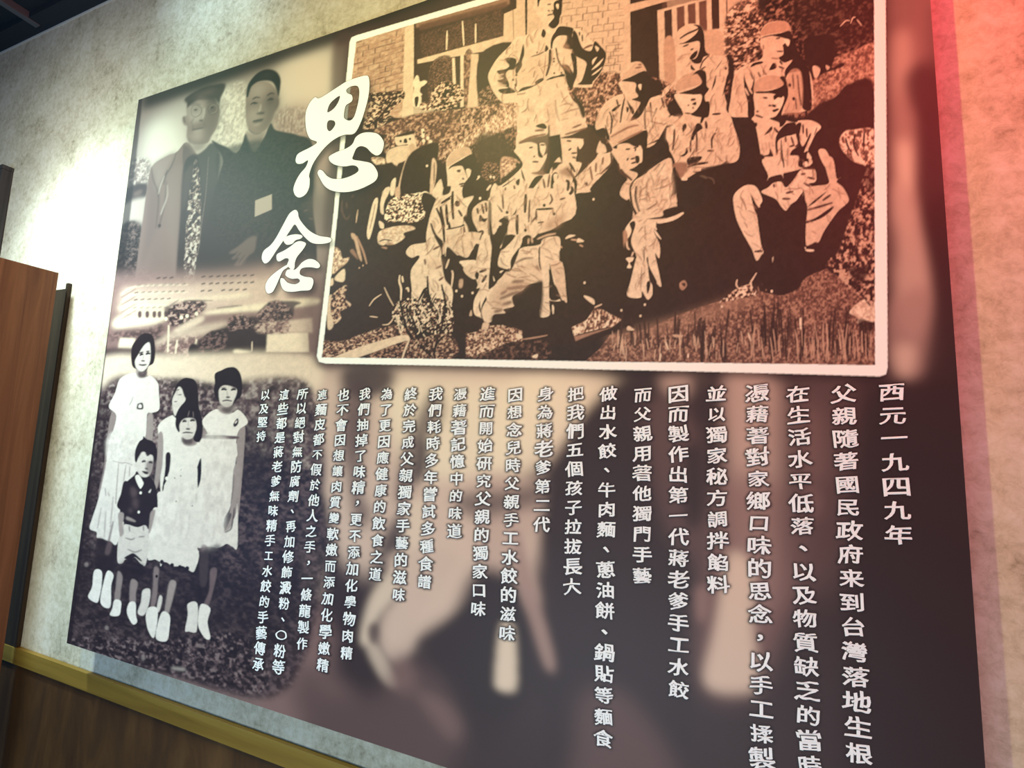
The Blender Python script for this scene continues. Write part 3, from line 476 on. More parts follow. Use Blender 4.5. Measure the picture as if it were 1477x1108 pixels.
D(.9, "820,490 1000,465 1040,690 960,700 940,590 830,585", .4); D(.05, "830,480 1000,430 1010,465 830,500", .5); dots(.05, "870,545 970,520", 1.7, .2); D(.05, "910,520 935,520 940,560 905,560", .3); Ln(.05, "760,620 850,600 950,580/780,660 860,630 940,610", 2, .3)
D(.85, "740,640 940,590 980,700 900,760 850,780 820,820 780,770 720,770", .5); D(.75, "960,590 1020,580 1040,700 980,690", .8); dots(.95, "1105,430 1110,460 1108,490 1115,540 1160,510 1190,550", 2.6, .4); dots(.05, "1118,450", 1.6, .2)
tex(.6, .95, "560,720 700,730 690,870 640,800 600,790", 3, 3, 3, .1, .5); D(.05, "620,800 780,790 840,850 760,1108 640,1108 640,900", .7)
D(.8, "940,700 960,720 880,960 850,1108 830,1100 880,880", .4); D(.92, "770,980 820,940 800,1108 760,1108", .4); D(.05, "950,710 1200,560 1280,600 1250,760 1190,760 1190,1108 880,1108", .6); D(.82, "1205,745 1250,770 1250,900 1210,1108 1180,1108", .5); Ln(.3, "1230,770 1225,1000", 1.5, .4)
D(.92, "700,1060 750,1030 740,1108 680,1200 660,1108", .5)
F(460, 270)
D(.07, "220,0 660,0 660,360 600,560 900,620 960,800 980,1000 100,1000 150,560", 2)
D(.9, "660,130 700,20 740,0 760,20 720,100 690,200 690,290 655,260", .4); D(.75, "810,20 860,0 860,100 820,120", .5)
tex(.1, 1., "740,170 800,110 880,100 900,80 1000,70 1100,60 1090,160 1130,250 1110,330 1000,380 860,370 720,370 700,300", 2.2, 2.2, 4.5, .1, .4); Ln(.95, "1060,90 1130,50 1190,85", 2.2, .3); D(.05, "1100,90 1150,60 1240,120 1190,260 1140,260 1100,160", .5)
D(.85, "640,480 760,430 900,410 1000,420 1020,450 900,490 910,540 800,610 740,570 690,620 630,590", .5); tex(.6, .98, "640,480 760,430 900,410 1000,420 900,490 910,540 800,610 690,600", 3, 3, 2, .1, .5, .7); D(.92, "640,360 690,390 690,440 650,430", .4); Ln(.1, "640,580 700,560 780,570", 1.6, .3); D(.6, "660,640 720,640 720,660", .5)
D(.92, "600,120 630,140 600,330 540,550 510,480 560,220", .4); Ln(.5, "600,180 570,330 540,450", 1.2, .3); Ln(.75, "415,240 395,380", 2, .4); D(.72, "345,490 400,530 460,780 420,740 380,580 350,540", .5); Ln(.6, "400,520 470,680 510,820", 3, .4); D(.5, "330,680 370,665 420,770 380,740", .6); Ln(.4, "250,140 245,250 290,340 330,300/290,160 300,220/350,110 370,80", 2, .8, .6)
D(.8, "150,660 220,670 250,760 320,750 300,800 240,850 130,920", .6); tex(.4, .95, "150,660 220,670 250,760 320,750 240,850 130,920", 2.5, 3, 2.5, .1, .5, .8); D(.9, "170,960 270,870 270,1000 190,1000", .5); D(.88, "110,1000 150,970 150,1040 110,1050", .5); dots(.7, "430,860 470,835", 1.2, .4)
# ground: grass, kerb, shrub
F(450, 390)
tex(.1, .8, "100,760 300,760 560,670 800,600 1000,600 1100,760 800,950 100,940", 2.2, 2.2, 2.4, -.05, .8); D(.86, "230,935 560,800 960,690 1040,720 1020,760 900,780 700,860 470,940", .4); D(.05, "470,940 760,840 1010,750 800,890 620,945", .5); tex(.05, .65, "600,945 1000,760 1477,700 1477,945", 2.6, 2.4, 2.6, -.12, .6); Ln(.85, "1035,745 990,850 960,945", 3, .3)
D(.84, "175,290 230,300 230,580 165,610", .6); tex(.1, .8, "200,300 330,170 380,180 350,300 420,370 300,440 310,510 230,560", 3, 4, 3.4, 0, .5); Ln(.8, "610,380 660,310 740,255/615,490 700,500/750,580 820,570 880,490/770,180 820,290 870,380", 2, .3)
F(880, 380)
SL = "-260,1040 -100,900 0,760 200,740 400,700 700,560 950,470 1180,400 1480,270 1720,330 1900,240 2100,140 2300,60 2500,20 2850,60 2850,1085 1477,1070 0,1045"
D(.42, SL, .5, 1, 0); tex(.2, .62, SL, 2.4, 2.4, 2, .0, .5, .9, 0); D(.6, "0,770 700,565 1180,405 1500,280 1500,420 900,640 300,780 0,830", 6, .5)
tex(.1, .95, "1180,400 1300,300 1420,240 1500,230 1560,340 1400,370 1180,420", 2.2, 3, 3, 0, .5); Ln(.85, "1355,170 1345,230 1380,280/1480,230 1560,100/1505,300 1500,180", 2.4, .4)
F(680, 380); tex(.2, .85, "-60,740 0,740 60,700 120,690 180,668 250,660 330,655 400,680 470,690 540,720 540,830 420,835 300,880 220,920 160,960 60,1000 -60,1000", 2.2, 2.4, 2.6, 0, .5, 1, 0); D(.9, "480,750 530,760 540,800 490,790", .4); Ln(.6, "540,810 680,790 810,765", 2.4, .4); tex(.05, .45, "0,1020 200,930 400,860 800,830 760,1030", 3, 3, 3, -.2, .6, .7); D(.9, "650,985 705,965 700,1005 655,1005", .3)
D(.55, "1065,680 1160,640 1230,600 1270,540 1310,480 1390,490 1477,540 1600,600 1500,680 1300,780 1110,830", .5, 1, 0); tex(.25, .95, "1070,680 1160,640 1230,600 1270,540 1310,480 1390,490 1477,540 1600,600 1500,670 1300,720 1090,770", 2.5, 4, 3, .05, .5, 1, 0); Ln(.12, "1110,770 1300,720 1477,680", 2, .4); D(.06, "1110,830 1477,690 1750,620 1600,700 1400,780 1150,880", .6); D(.9, "1205,340 1300,380 1305,440 1210,370", .4); Ln(.8, "1310,470 1390,435", 2.4, .3)
F(880, 380); blades(.12, 30, 1477, 780, 1050, 34, 230, 3.0, .12); blades(.1, 900, 1290, 1050, 1055, 5, 300, 4.5, .06); blades(.75, 20, 1477, 850, 1050, 40, 130, 1.7, .2); Ln(.9, "590,830 620,920/540,960 530,1040/1470,740 1500,830/830,960 830,1010", 2.4, .3); D(.75, "670,760 770,765 760,785 690,785", .6); D(.85, "180,710 195,665 260,710", .4); dots(.9, "370,440 120,500 323,560 1190,460", 1.7, .3); D(.6, "740,210 790,180 820,230 780,285 745,265", .5); D(.1, "760,215 800,210 795,250", .5)
F(1080, 380); blades(.08, 20, 1340, 850, 1060, 60, 330, 2.8, .1); blades(.7, 20, 1340, 880, 1065, 55, 200, 1.6, -.15); blades(.55, 100, 1000, 200, 380, 30, 50, 2, .3); D(.88, "1070,520 1200,400 1340,370 1345,610 1230,610 1160,640 1160,570", .5); tex(.6, 1, "1090,520 1200,400 1340,390 1340,600 1200,590", 3, 3, 2, .1, .6, .6); D(.05, "1170,590 1340,640 1320,700 1200,720", .8, .8); D(.95, "540,590 562,590 560,700 545,690", .3)
tex(.05, .74, "830,60 870,-60 960,-130 1080,-500 1160,-700 1240,-960 1345,-1050 1345,360 1200,350 1060,250 960,150", 3.4, 3.6, 3.4, -.06, .8); D(.04, "1060,50 1150,40 1300,20 1220,180 1100,150", 1.5, .9); D(.04, "1200,-980 1345,-1200 1345,-760 1260,-780", 2, .7)
# ---- soldiers. two in the back row first
idn = 50
def body(txt, b=.35, t=.9): D(t, txt, b, 1, 1, idn)
def dk(txt, b=.35, a=1., t=.05): D(t, txt, b, a, 1)
def lt(txt, b=.4, a=1., t=.93): D(t, txt, b, a, 1)
def md(txt, b=1.2, a=.6, t=.62): D(t, txt, b, a, 1)
# standing, hands on hips
F(690, 0); body("610,130 585,60 625,-70 690,-150 800,-170 885,-100 893,40 870,180 860,260 1000,290 1150,350 1200,430 1300,490 1362,575 1340,700 1290,800 1225,880 1200,930 1040,930 950,930 1000,1060 1080,1140 1140,1300 880,1330 870,1430 440,1450 430,1130 360,1090 270,1100 180,1010 120,890 105,800 150,700 220,600 330,490 400,400 510,380 590,330 690,270")
dk("630,60 635,-60 690,-150 800,-170 890,-90 893,50 880,160 850,110 860,10 820,-30 760,-20 690,-30 655,10 642,65"); dk("805,30 855,0 890,40 885,110 865,200 855,255 800,305 745,270 785,215 808,180 790,140 802,100"); lt("832,40 858,50 850,100 828,70"); Ln(.15, "735,50 775,42/740,110 760,118/778,112 802,114/735,165 765,155 795,152", 2, .4)
dk("690,310 720,345 700,400 670,375"); lt("740,320 800,330 860,285 790,375 720,345"); dk("720,480 748,520 708,552"); Ln(.15, "560,605 640,580 700,550/630,550 622,570", 2, .3)
dk("870,280 1000,295 1010,330 1000,380 1020,430 1030,520 940,520 905,500 920,470 940,420 935,380 850,385 800,440 785,520 768,500 778,410 815,345"); dk("1010,330 1050,360 1080,450 1120,520 1200,540 1240,440 1300,490 1360,570 1340,690 1290,790 1220,870 1200,900 1060,900 1100,860 1140,740 1145,660 1040,600 1000,570 1000,510")
lt("1215,690 1215,640 1265,605 1235,660"); lt("1215,730 1330,620 1290,690 1222,740"); lt("1215,790 1320,710 1280,760 1220,800"); lt("1242,490 1285,512 1265,550"); Ln(.1, "960,400 985,440 1000,490/1000,340 990,400 1010,450/1075,340 1080,380/1105,370 1110,440", 2.2, .3); md("905,470 960,480 960,520 900,515"); Ln(.35, "1120,520 1180,490 1220,480", 3, .5)
lt("900,530 980,540 985,590 930,600", .4, 1, .88); dk("820,520 835,520 850,610 885,690 920,690 960,700 1010,780 990,800 930,800 905,740 850,660", .4); md("890,690 940,690 990,780 970,770 910,720", 1, .9, .5); dk("985,570 1040,600 1050,700 1050,800 1020,880 990,960 940,880 930,800 1000,790 1010,720", .4)
dk("752,540 778,540 772,680 735,800 716,800 742,690"); dots(.1, "805,655 805,625 885,775 808,780", 1.4, .3); Ln(.5, "720,570 705,720 690,840/790,560 785,700", 1.2, .5)
dk("430,968 480,930 600,905 605,870 675,830 690,858 560,935 435,978"); dk("720,858 780,820 850,805 900,785 925,810 840,825")
dk("478,470 490,570 465,650 465,700 430,760 400,790 395,700 430,650 455,560"); dk("285,625 340,612 402,630 400,690 380,740 320,750 290,800 325,880 330,925 375,955 390,985 265,1000 212,955 320,935 230,910 260,890 200,860 260,830 195,760 290,735 330,700 300,660", .4); md("230,760 290,780 280,900 220,900", 2, .7, .4); Ln(.85, "215,800 270,790/215,850 270,830/200,905 300,910", 2, .5, .8); dots(.1, "370,850 395,905 405,800", 1.6, .3); Ln(.3, "400,830 405,900 390,940 420,990", 2, .4)
md("500,620 700,570 700,800 480,900 430,850", 5, .35, .75); Ln(.55, "520,420 530,500/575,380 580,460/650,430 640,540/620,700 690,690", 2, 1, .7)
F(690, 140); Ln(.2, "820,30 830,150 865,260", 3.5, .5); md("745,60 790,100 800,330 740,320", 3, .7, .5); Ln(.45, "850,100 950,70 1010,95/870,190 960,150 1070,120/880,250 960,230/480,30 470,100 380,95/600,60 580,220", 2.2, .6, .8); dk("1000,-60 1100,60 1140,180 1110,220 1060,90 1020,20", .8); tex(.8, .96, "440,60 860,30 870,330 440,340", 4, 8, 1.6, .1, 3, .6)
# back row, in front of the door
idn = 53; F(950, 20)
body("200,570 205,330 195,230 215,170 300,115 380,105 450,130 490,220 500,400 545,435 720,460 745,560 720,700 700,860 760,1060 700,1080 540,1100 500,700 430,650 200,720 40,900 60,800 180,700", .35, .86)
dk("370,115 450,130 485,220 498,390 545,435 480,460 450,520 390,530 345,495 400,470 430,400 440,330 420,290 320,310 215,322 300,290 400,210 420,150"); Ln(.1, "225,265 300,215 400,170 430,150", 2.6, .4); dk("330,470 365,420 415,390 400,450 350,490", .4); Ln(.1, "260,350 320,325/340,385 370,370", 2.4, .4); dk("345,540 370,570 390,600 345,590"); Ln(.2, "440,590 470,510 540,440/430,610 500,560", 2.2, .4)
dk("680,490 640,540 590,620 650,540", .4); dk("610,650 585,730 565,810 575,800 605,730"); dots(.2, "715,580", 2, .3); dk("725,440 790,470 805,680 780,900 755,1050 720,1020 730,920 760,700 680,880 720,700 745,600", .5)
# back row, far right, standing
idn = 54; F(1050, 20)
body("350,230 360,160 430,95 560,75 640,100 670,190 665,300 590,440 680,500 640,620 780,610 880,640 890,1000 600,1060 560,1100 200,1100 20,1080 30,900 75,640 200,540 350,480 375,400 345,340", .35, .85)
D(.68, "352,230 365,160 440,100 560,78 640,100 660,180 560,195 440,215", .4, 1); dk("350,265 400,235 560,205 660,180 690,260 760,420 850,560 880,720 890,1010 790,1000 790,800 770,620 700,590 640,640 610,690 610,600 690,490 600,520 540,470 590,430 590,330 640,290 600,260 560,250 460,235 390,250"); lt("600,265 640,270 660,290 640,345 600,290"); Ln(.15, "510,265 555,255/585,330 600,360/520,400 590,400", 2.4, .4); Ln(.4, "375,330 380,380/460,470 540,480", 2, .6)
dk("240,570 270,525 360,505 370,525 300,545"); dk("440,600 480,525 515,540 510,580"); Ln(.1, "540,560 600,585/550,500 580,540", 3, .4); dk("170,640 190,720 240,800 270,720 280,640 285,760 280,850 280,1100 215,1100 210,950 175,800"); Ln(.88, "195,700 230,800 260,850/180,790 220,870", 2.4, .5); Ln(.2, "240,620 270,700/320,620 350,680/370,600 430,680", 2.6, .6); D(.66, "640,640 780,620 790,1000 650,1060 600,1060", .5, .6); Ln(.25, "690,640 700,800/740,650 760,850 780,980/720,900 730,1020", 2.2, .6); dots(.1, "658,760 700,905", 2.4, .4)
# kneeling, third from left at the back
idn = 55; F(850, 50)
body("380,700 350,600 310,520 345,480 330,420 420,310 540,290 600,370 620,440 640,560 700,640 780,660 830,800 860,880 800,1000 640,1200 220,1200 170,1000 70,1010 90,850 200,700 360,630", .35, .87)
D(.8, "340,480 345,430 400,390 470,320 540,290 590,350 590,390 480,430", .4, 1); dk("345,490 440,450 590,385 640,440 700,480 740,500 790,540 740,640 650,680 600,780 530,880 440,910 540,740 510,710 450,690 520,660 490,600 500,540 480,510 400,500"); lt("520,535 555,530 550,590 535,580"); Ln(.4, "490,355 560,345/520,320 560,320", 2.4, .5); dk("400,700 430,740 475,800 470,850 440,820"); dk("395,770 420,780 415,820 398,825"); dk("240,800 330,740 320,770 260,820"); Ln(.08, "375,680 350,800 330,940/215,820 240,900 235,1000 225,1060/290,690 310,760/260,850 255,880", 2.6, .3)
D(.05, "170,960 200,1040 220,1108 180,1108", .4); D(.05, "610,1000 560,1010 420,1108 610,1108", .4); Ln(.15, "600,780 590,880 600,1000/650,720 660,850 680,1000/720,780 680,880/770,670 800,780/850,860 870,910", 3, .4); md("450,880 570,990 480,1020 430,960", 2, .8, .5); tex(.75, 1, "600,780 860,880 800,1000 640,1100", 4, 5, 1.5, .1, 2, .5)
# smiling, seated on the right of centre
idn = 56; F(950, 20)
body("170,870 190,820 180,740 260,660 400,610 470,600 500,680 510,780 540,870 560,1050 740,1060 800,1200 860,1400 840,1560 700,1600 430,1680 260,1760 140,1640 110,1400 80,1300 120,1100 240,1060 230,960", .35, .86)
F(850, 50); D(.7, "930,600 925,520 1000,440 1100,400 1190,380 1240,480 1210,520 1050,570", .4, .8); dk("1100,430 1170,375 1240,400 1250,540 1275,580 1230,650 1240,710 1280,720 1270,870 1180,880 1080,850 1140,800 1190,720 1195,640 1100,640 960,630 1000,610 1120,570 1200,510 1150,420"); dk("865,640 935,620 900,660 940,740 1000,840 960,870 880,860 830,760 890,690"); lt("905,650 960,630 1100,640 1190,650 1180,740 1120,820 1060,840 1010,820 960,760"); Ln(.3, "1080,700 1130,690/1050,760 1060,745", 3, .5); dk("1095,740 1135,715 1135,750"); Ln(.15, "1085,690 1130,685/1100,770 1110,790/1020,835 1080,840", 2.2, .4)
dk("1020,860 1040,920 1090,1010 1060,970"); dk("990,970 1030,950 1000,1040"); dk("1080,1108 1120,990 1160,940 1200,990 1130,1060 1110,1120"); dk("1180,940 1200,860 1230,870 1200,940"); Ln(.15, "1240,920 1245,1000/1310,850 1400,840/910,1000 900,1108/950,890 990,850/820,985 890,960", 3.2, .4); tex(.72, 1, "880,900 1000,880 960,1108 820,1108", 4, 5, 1.6, .1, 2, .5)
F(840, 160); dk("1065,180 1100,140 1110,175 1075,220"); dk("1160,320 1165,260 1215,150 1260,140 1280,185 1230,220 1180,290"); Ln(.2, "1215,220 1220,340 1215,440/1155,310 1150,440/980,200 975,320 960,420/1320,120 1325,190/1420,230 1380,300 1380,400/1330,425 1400,425", 3, .4); dk("1040,480 1090,450 1110,390 1125,440 1080,485"); dk("880,400 940,440 990,560 960,600 880,650 930,580"); dk("1115,560 1130,500 1270,485 1240,540 1150,580"); md("960,570 1120,560 1050,720", .8, .95, .5); Ln(.1, "1120,600 1200,570 1340,550", 4, .5); lt("1055,720 1085,700 1120,720 1110,740 1060,738"); lt("1250,690 1290,685 1330,710 1320,725 1270,705"); Ln(.85, "1330,705 1390,730 1405,780", 2.6, .3)
dk("1260,640 1280,610 1470,570 1560,560 1560,1000 1250,700 1180,650", .6, .9)
dk("970,600 1050,740 1060,1000 1000,900 960,700", .6, .9)
# seated far right, knees apart
idn = 57; F(1030, 90)
body("430,300 440,200 560,130 700,140 760,190 770,300 740,440 690,560 770,620 880,640 900,620 1040,620 1140,690 1050,790 1000,950 1020,1100 540,1200 500,1000 460,760 430,640 400,600 440,540 420,380", .35, .87)
D(.72, "430,320 440,210 560,140 700,150 750,200 730,260 560,295", .4, .9); dk("455,330 460,310 600,300 740,240 700,160 760,160 790,340 740,480 720,560 770,560 760,650 700,690 690,640 590,600 660,570 720,470 745,370 680,350 600,330"); lt("640,390 660,360 740,370 720,460 660,540"); Ln(.15, "520,375 570,380/580,460 610,460/615,460 660,470/450,520 475,525/440,560 520,590", 3, .5); dk("620,510 680,490 690,505 640,530"); dk("615,450 660,455 640,475"); dk("640,350 740,330 720,375 680,375 640,400")
dk("535,775 600,690 620,690 610,730"); dk("640,690 690,740 670,750 640,720"); lt("690,740 770,630 740,690 660,780"); dk("660,790 760,660 860,640 880,700 870,760 760,790 680,840 680,960 660,970"); dk("490,1000 580,980 595,920 630,990 600,1005"); dk("715,810 730,960 750,1108 720,1108 710,960"); Ln(.2, "760,790 765,850/800,900 860,880/820,790 850,880/870,730 900,860 860,900/945,660 950,760/985,700 990,800", 3, .4); dk("880,660 930,650 910,780 930,880 960,880 1020,760 1030,780 980,900 960,960 1000,950 1000,1108 900,1108 900,1000 810,990 830,940 880,900 900,860 870,760"); lt("1000,690 1130,680 1080,760 1000,920 1040,760"); lt("1000,960 1040,1020 990,1020"); dk("1060,780 1090,700 1100,690 1085,740"); dk("355,650 400,665 435,640 460,650 440,690", .5)
lt("1110,945 1190,935 1260,1108 1180,1108", .4, 1, .85); D(.72, "1335,850 1390,740 1480,720 1640,700 1720,760 1720,1000 1560,1080 1420,1000", .5, 1); tex(.1, .95, "1335,850 1390,740 1480,720 1640,700 1720,760 1720,1100 1560,1080 1420,1000", 3, 4, 3, .2, .8, .85); Ln(.08, "1400,800 1420,880 1460,960/1500,760 1490,880 1540,1000/1600,740 1590,900", 3, .4); dk("900,1040 940,1060 900,1108")
F(1040, 230)
D(.05, "430,-60 500,160 490,230 480,320 600,420 690,540 860,420 900,520 900,900 450,1000 430,500 330,300 220,200", .6, 1)
body("440,0 640,0 660,200 640,160 520,190 490,230 500,160"); body("500,300 560,250 640,240 690,300 770,220 850,110 930,95 1000,110 1010,230 930,260 960,290 870,350 800,440 730,500 690,545 640,500 580,420 430,350"); body("870,370 960,290 1140,260 1130,150 1090,20 1080,-30 1190,-10 1230,200 1270,190 1230,240 1300,300 1360,420 1330,480 1240,560 1100,760 1040,880 950,930 905,900 905,700 920,500", .4, .82); body("130,440 150,360 230,290 310,270 380,300 440,430 410,500 390,640 430,900 450,1000 380,1080 330,960 230,780 160,620")
dk("360,975 430,965 440,985 360,990"); dk("320,380 380,480 430,540 480,700 460,960 425,900 390,640 350,520"); lt("395,345 440,440 420,430"); Ln(.88, "350,390 410,510", 4, .4); dk("905,660 1010,620 1190,500 1170,550 1060,630 915,680"); dk("930,500 1000,430 1120,345 1090,380 1000,460"); Ln(.2, "920,540 1060,500 1190,460/1080,440 1170,375", 3.4, .5); dk("720,500 790,450 860,440 860,300 740,350 830,310 880,330 890,500 760,490", .5); lt("780,330 810,350 800,380 770,380"); lt("870,45 910,20 930,60 900,80"); Ln(.2, "850,160 900,150/870,100 960,95 1000,105/920,190 1000,210/880,250 950,290/690,360 770,340/650,420 740,420/560,260 570,300", 3.4, .5)
dk("890,930 1010,880 1050,940 1040,1150 880,1280 820,1380 600,1450 420,1300 450,1010 390,1080 350,1100", .6); lt("900,960 980,960 985,980 920,980", .3); lt("890,935 905,940 900,955", .2); lt("545,1050 560,1040 550,1100", .5, .7); dots(.9, "540,1405", 2, .3)
# crouching in the centre
idn = 58; F(840, 160)
body("300,420 330,360 290,270 400,170 520,110 580,100 650,180 690,220 690,340 640,470 700,600 640,680 920,500 960,640 980,780 1000,900 1000,1000 900,1108 850,1180 560,1180 540,1060 500,940 470,950 400,890 430,790 480,720 400,640 385,560", .35, .87)
D(.82, "290,280 420,170 560,130 650,190 640,210 500,270 350,360", .4); dk("335,380 480,300 680,205 690,340 690,460 720,500 700,640 640,690 560,740 530,800 520,840 540,1000 590,1108 560,1108 510,960 505,800 580,700 580,660 500,630 560,600 620,540 640,450 620,370 560,380 480,345 380,360 370,400 340,400"); lt("570,400 610,380 640,420 635,540 600,550 610,480 560,440"); Ln(.12, "460,410 510,405/490,500 475,530/515,515 560,500/520,560 590,540/545,400 600,375/560,430 570,400", 2.6, .4); dk("560,490 600,480 610,530 580,560"); Ln(.5, "300,280 480,180 600,150/380,340 520,270 640,210", 3, .6); Ln(.2, "380,560 400,640 470,690 530,740/410,620 460,700", 4, .4); Ln(.1, "575,800 570,930 610,1080", 4, .3); dk("680,460 800,470 760,490 740,520 690,520"); dk("670,370 810,300 800,325 700,360"); dk("610,940 680,930 680,945 615,950"); dk("710,930 770,910 765,925"); dots(.2, "790,965 680,890", 1.8, .3); dk("960,640 990,600 1000,760 1010,860 940,915 960,830 945,730"); Ln(.25, "720,660 750,740 765,820/690,760 680,880/880,560 790,700/830,560 760,640/700,1050 740,1030/760,840 900,800", 2.6, .6); dk("630,630 660,640 640,660 620,650"); tex(.75, 1, "600,760 900,560 980,900 880,1100 620,1080", 4, 5, 1.6, .12, 2, .5); dk("920,1080 1000,1000 1050,1080 1000,1108"); Ln(.6, "930,1000 980,1000 990,1040 950,1060", 3, .5)
F(850, 290); body("480,190 520,120 600,100 900,20 920,90 800,170 620,190 700,200 710,270 690,330 750,470 745,610 700,560 750,800 765,915 700,850 630,690 640,840 670,900 670,1000 620,1050 560,960 545,1030 405,1010 440,850 490,640 500,580 445,430 490,260"); dk("620,190 780,160 790,100 940,60 900,160 760,190", .5); lt("735,215 900,160 990,120 1000,140 900,205 745,240"); lt("690,310 710,320 770,410 720,370"); lt("690,240 720,300 705,305"); lt("385,290 480,170 490,200 430,240 450,320 410,400 400,350"); D(.6, "360,330 400,330 410,500 380,440 370,500", .6); Ln(.85, "400,430 405,490 430,520/470,540 450,590", 2.6, .4); lt("390,610 470,600 460,640 430,660 450,710 400,710 420,660"); dk("610,620 625,600 640,700 720,860 690,850 630,700"); dk("580,470 590,600 580,640"); dk("610,880 640,850 650,900 620,990"); Ln(.45, "560,700 545,960/520,220 560,200/590,260 600,400", 1.8, .6, .8)
# peering out behind, cap only and collar
idn = 59; F(690, 140)
body("870,400 865,320 920,240 1000,250 1100,240 1160,310 1150,450 1060,600 1040,680 1100,710 1200,690 1280,600 1380,570 1430,640 1400,740 1200,960 1190,1010 1040,1030 900,1108 790,1108 760,800 830,720 800,710 860,640 890,700 890,580", .35, .9)
dk("885,430 1000,400 1160,320 1210,330 1290,430 1350,430 1430,560 1350,600 1280,600 1250,650 1180,720 1100,800 1020,860 980,760 1040,700 1100,700 1060,680 1050,560 1060,520 1100,470 1120,450 1040,440 900,440", .4, 1, .12); lt("1040,470 1110,460 1120,500 1085,555 1060,520"); Ln(.15, "940,465 990,470/960,570 990,545/990,600 1050,595/1000,640 1040,650", 2.6, .4); Ln(.4, "920,400 1030,370 1150,330/1000,330 1100,290", 3, .6); lt("985,710 1010,690 1100,710 1020,850", .4); Ln(.1, "970,700 1030,800/940,760 1000,830 1030,900 1020,1000", 4, .4); dk("1010,860 1050,900 1040,1030 1000,1030 1000,950", .4); md("860,800 960,740 1000,860 900,830", 2, .8, .45); Ln(.4, "1190,740 1215,890/1255,700 1250,800/1330,640 1320,720/1390,740 1300,820", 3, .5); Ln(.15, "1360,770 1420,700 1410,600", 3.4, .5); dots(.2, "1150,925", 2.4, .4); dk("800,700 900,700 860,720 830,760 790,780", .5); lt("1290,470 1310,490 1350,520 1360,590 1260,590", .4, .9)
# kneeling in front
idn = 60; F(690, 140)
body("400,450 410,400 450,330 560,300 680,280 740,310 740,520 720,680 690,790 720,820 790,820 860,900 1000,900 1020,1000 990,1300 400,1400 110,1300 100,1150 110,1050 170,920 240,940 460,750 440,650 380,580 400,540", .35, .92)
dk("430,500 500,455 600,430 730,400 740,320 760,330 760,700 720,800 690,830 560,810 640,790 700,700 740,600 690,620 640,540 620,500 540,480", .5, .9, .16); lt("645,500 700,490 720,540 690,620 650,560"); dk("630,510 650,500 660,580 690,640 640,630"); dk("610,310 690,280 730,320 700,340"); Ln(.4, "430,490 560,430 720,395/600,360 700,350", 3.4, .6); Ln(.15, "540,540 580,535/660,510 710,510/590,640 600,625/575,690 640,690", 2.6, .4); md("560,800 690,790 700,830 620,830", 2, .6, .5)
dk("265,945 400,860 280,950"); dk("455,760 500,890 470,860"); dk("400,900 440,870 430,940 405,930"); dk("500,1108 520,1000 600,860 690,840 620,930 550,1020 520,1108"); Ln(.3, "690,870 710,980/640,960 600,1108/760,820 740,960/380,940 390,1000/290,960 270,1108", 3, .5); dk("780,840 830,800 850,860 800,920 800,1000 820,1108 770,1108 770,1000", .4); lt("800,830 840,820 840,870 810,900", .4); Ln(.1, "930,890 960,910 950,1000/990,950 1000,1000 950,1060", 4.5, .4); lt("85,985 130,930 120,990"); Ln(.15, "130,960 110,1040 110,1108", 4, .4); dots(.95, "18,1080 5,850 165,855 130,850", 1.8, .3); D(.7, "240,660 330,640 420,680 430,720 250,860 240,900", .6, 1); tex(.4, .9, "250,670 400,660 420,720 260,850", 2.6, 3, 2.6, .05, .5, .8); dk("410,690 460,740 400,740", .6); 
F(680, 280)
body("220,0 870,-60 1080,40 1060,110 1020,200 1015,260 960,310 870,370 680,470 620,440 580,440 540,480 520,560 430,680 420,790 380,800 280,760 290,660 330,540 380,400 390,250 340,240 300,330 240,430 215,350")
dk("540,40 490,130 460,220 340,240 400,280 390,340 340,480 300,580 280,520 290,480 240,440 320,400 270,380 330,320 290,290 340,250 440,220 490,130", .4); dk("270,110 330,180 320,190"); Ln(.12, "580,0 575,90 570,200/490,220 485,330 490,430", 4.6, .3); dk("700,155 860,145 850,165 705,172"); dk("710,300 765,290 765,305 712,312"); dots(.1, "575,385 380,195 775,120 880,210", 2.2, .3); Ln(.25, "330,0 340,160/620,60 610,300/690,170 690,280/840,0 860,60 830,110/1000,40 940,60/640,300 700,230", 2.8, .5); md("800,300 1000,200 960,310 870,370 780,380", 3, .7, .6); dk("660,470 740,380 720,420 880,380 980,420 1060,480 950,470 880,450 740,490 720,520 620,580 530,560 540,490 580,450 600,540 620,450", .5); Ln(.75, "700,480 800,440 900,420/610,470 605,530/640,460 650,520", 3, .5); lt("1000,470 1040,435 1110,440 1020,475"); lt("1120,500 1140,470 1195,495 1190,510 1130,515"); Ln(.7, "1060,485 1130,490/1150,540 1190,560/945,550 965,575", 2.6, .4); dots(.9, "1300,55 1095,75 1205,945", 1.8, .3)
body("440,720 520,580 720,540 760,480 870,450 945,480 945,700 970,740 1010,1108 760,1108 760,920 640,940 300,1160 160,1108 240,960 420,800", .35, .9)
dk("425,740 500,590 490,650 430,700"); dk("300,830 310,810 420,790 430,760 410,830 350,850"); dk("715,600 730,560 730,700 745,810 720,760", .4); dk("825,780 840,760 880,960 900,1000 950,1108 830,1108", .4); dk("940,600 1000,700 1040,1108 1010,1108 970,740 940,760", .5); Ln(.15, "920,860 900,960 940,740", 3, .4); md("520,760 700,740 740,900 480,870", 4, .45, .7); Ln(.3, "460,740 560,690 660,680/690,760 720,810/400,900 560,860 720,880/540,930 640,900 740,920", 3, .8, .8); dk("640,940 760,920 760,1108 380,1108 540,1040 500,1010 640,960", 1); Ln(.25, "330,1090 440,1030 560,960/380,1020 500,970", 5, .7)
Ln(.85, "310,580 360,480 380,410", 4.5, .4); dk("310,585 420,440 450,470 350,580", .4); dk("410,430 470,440 440,460", .5)
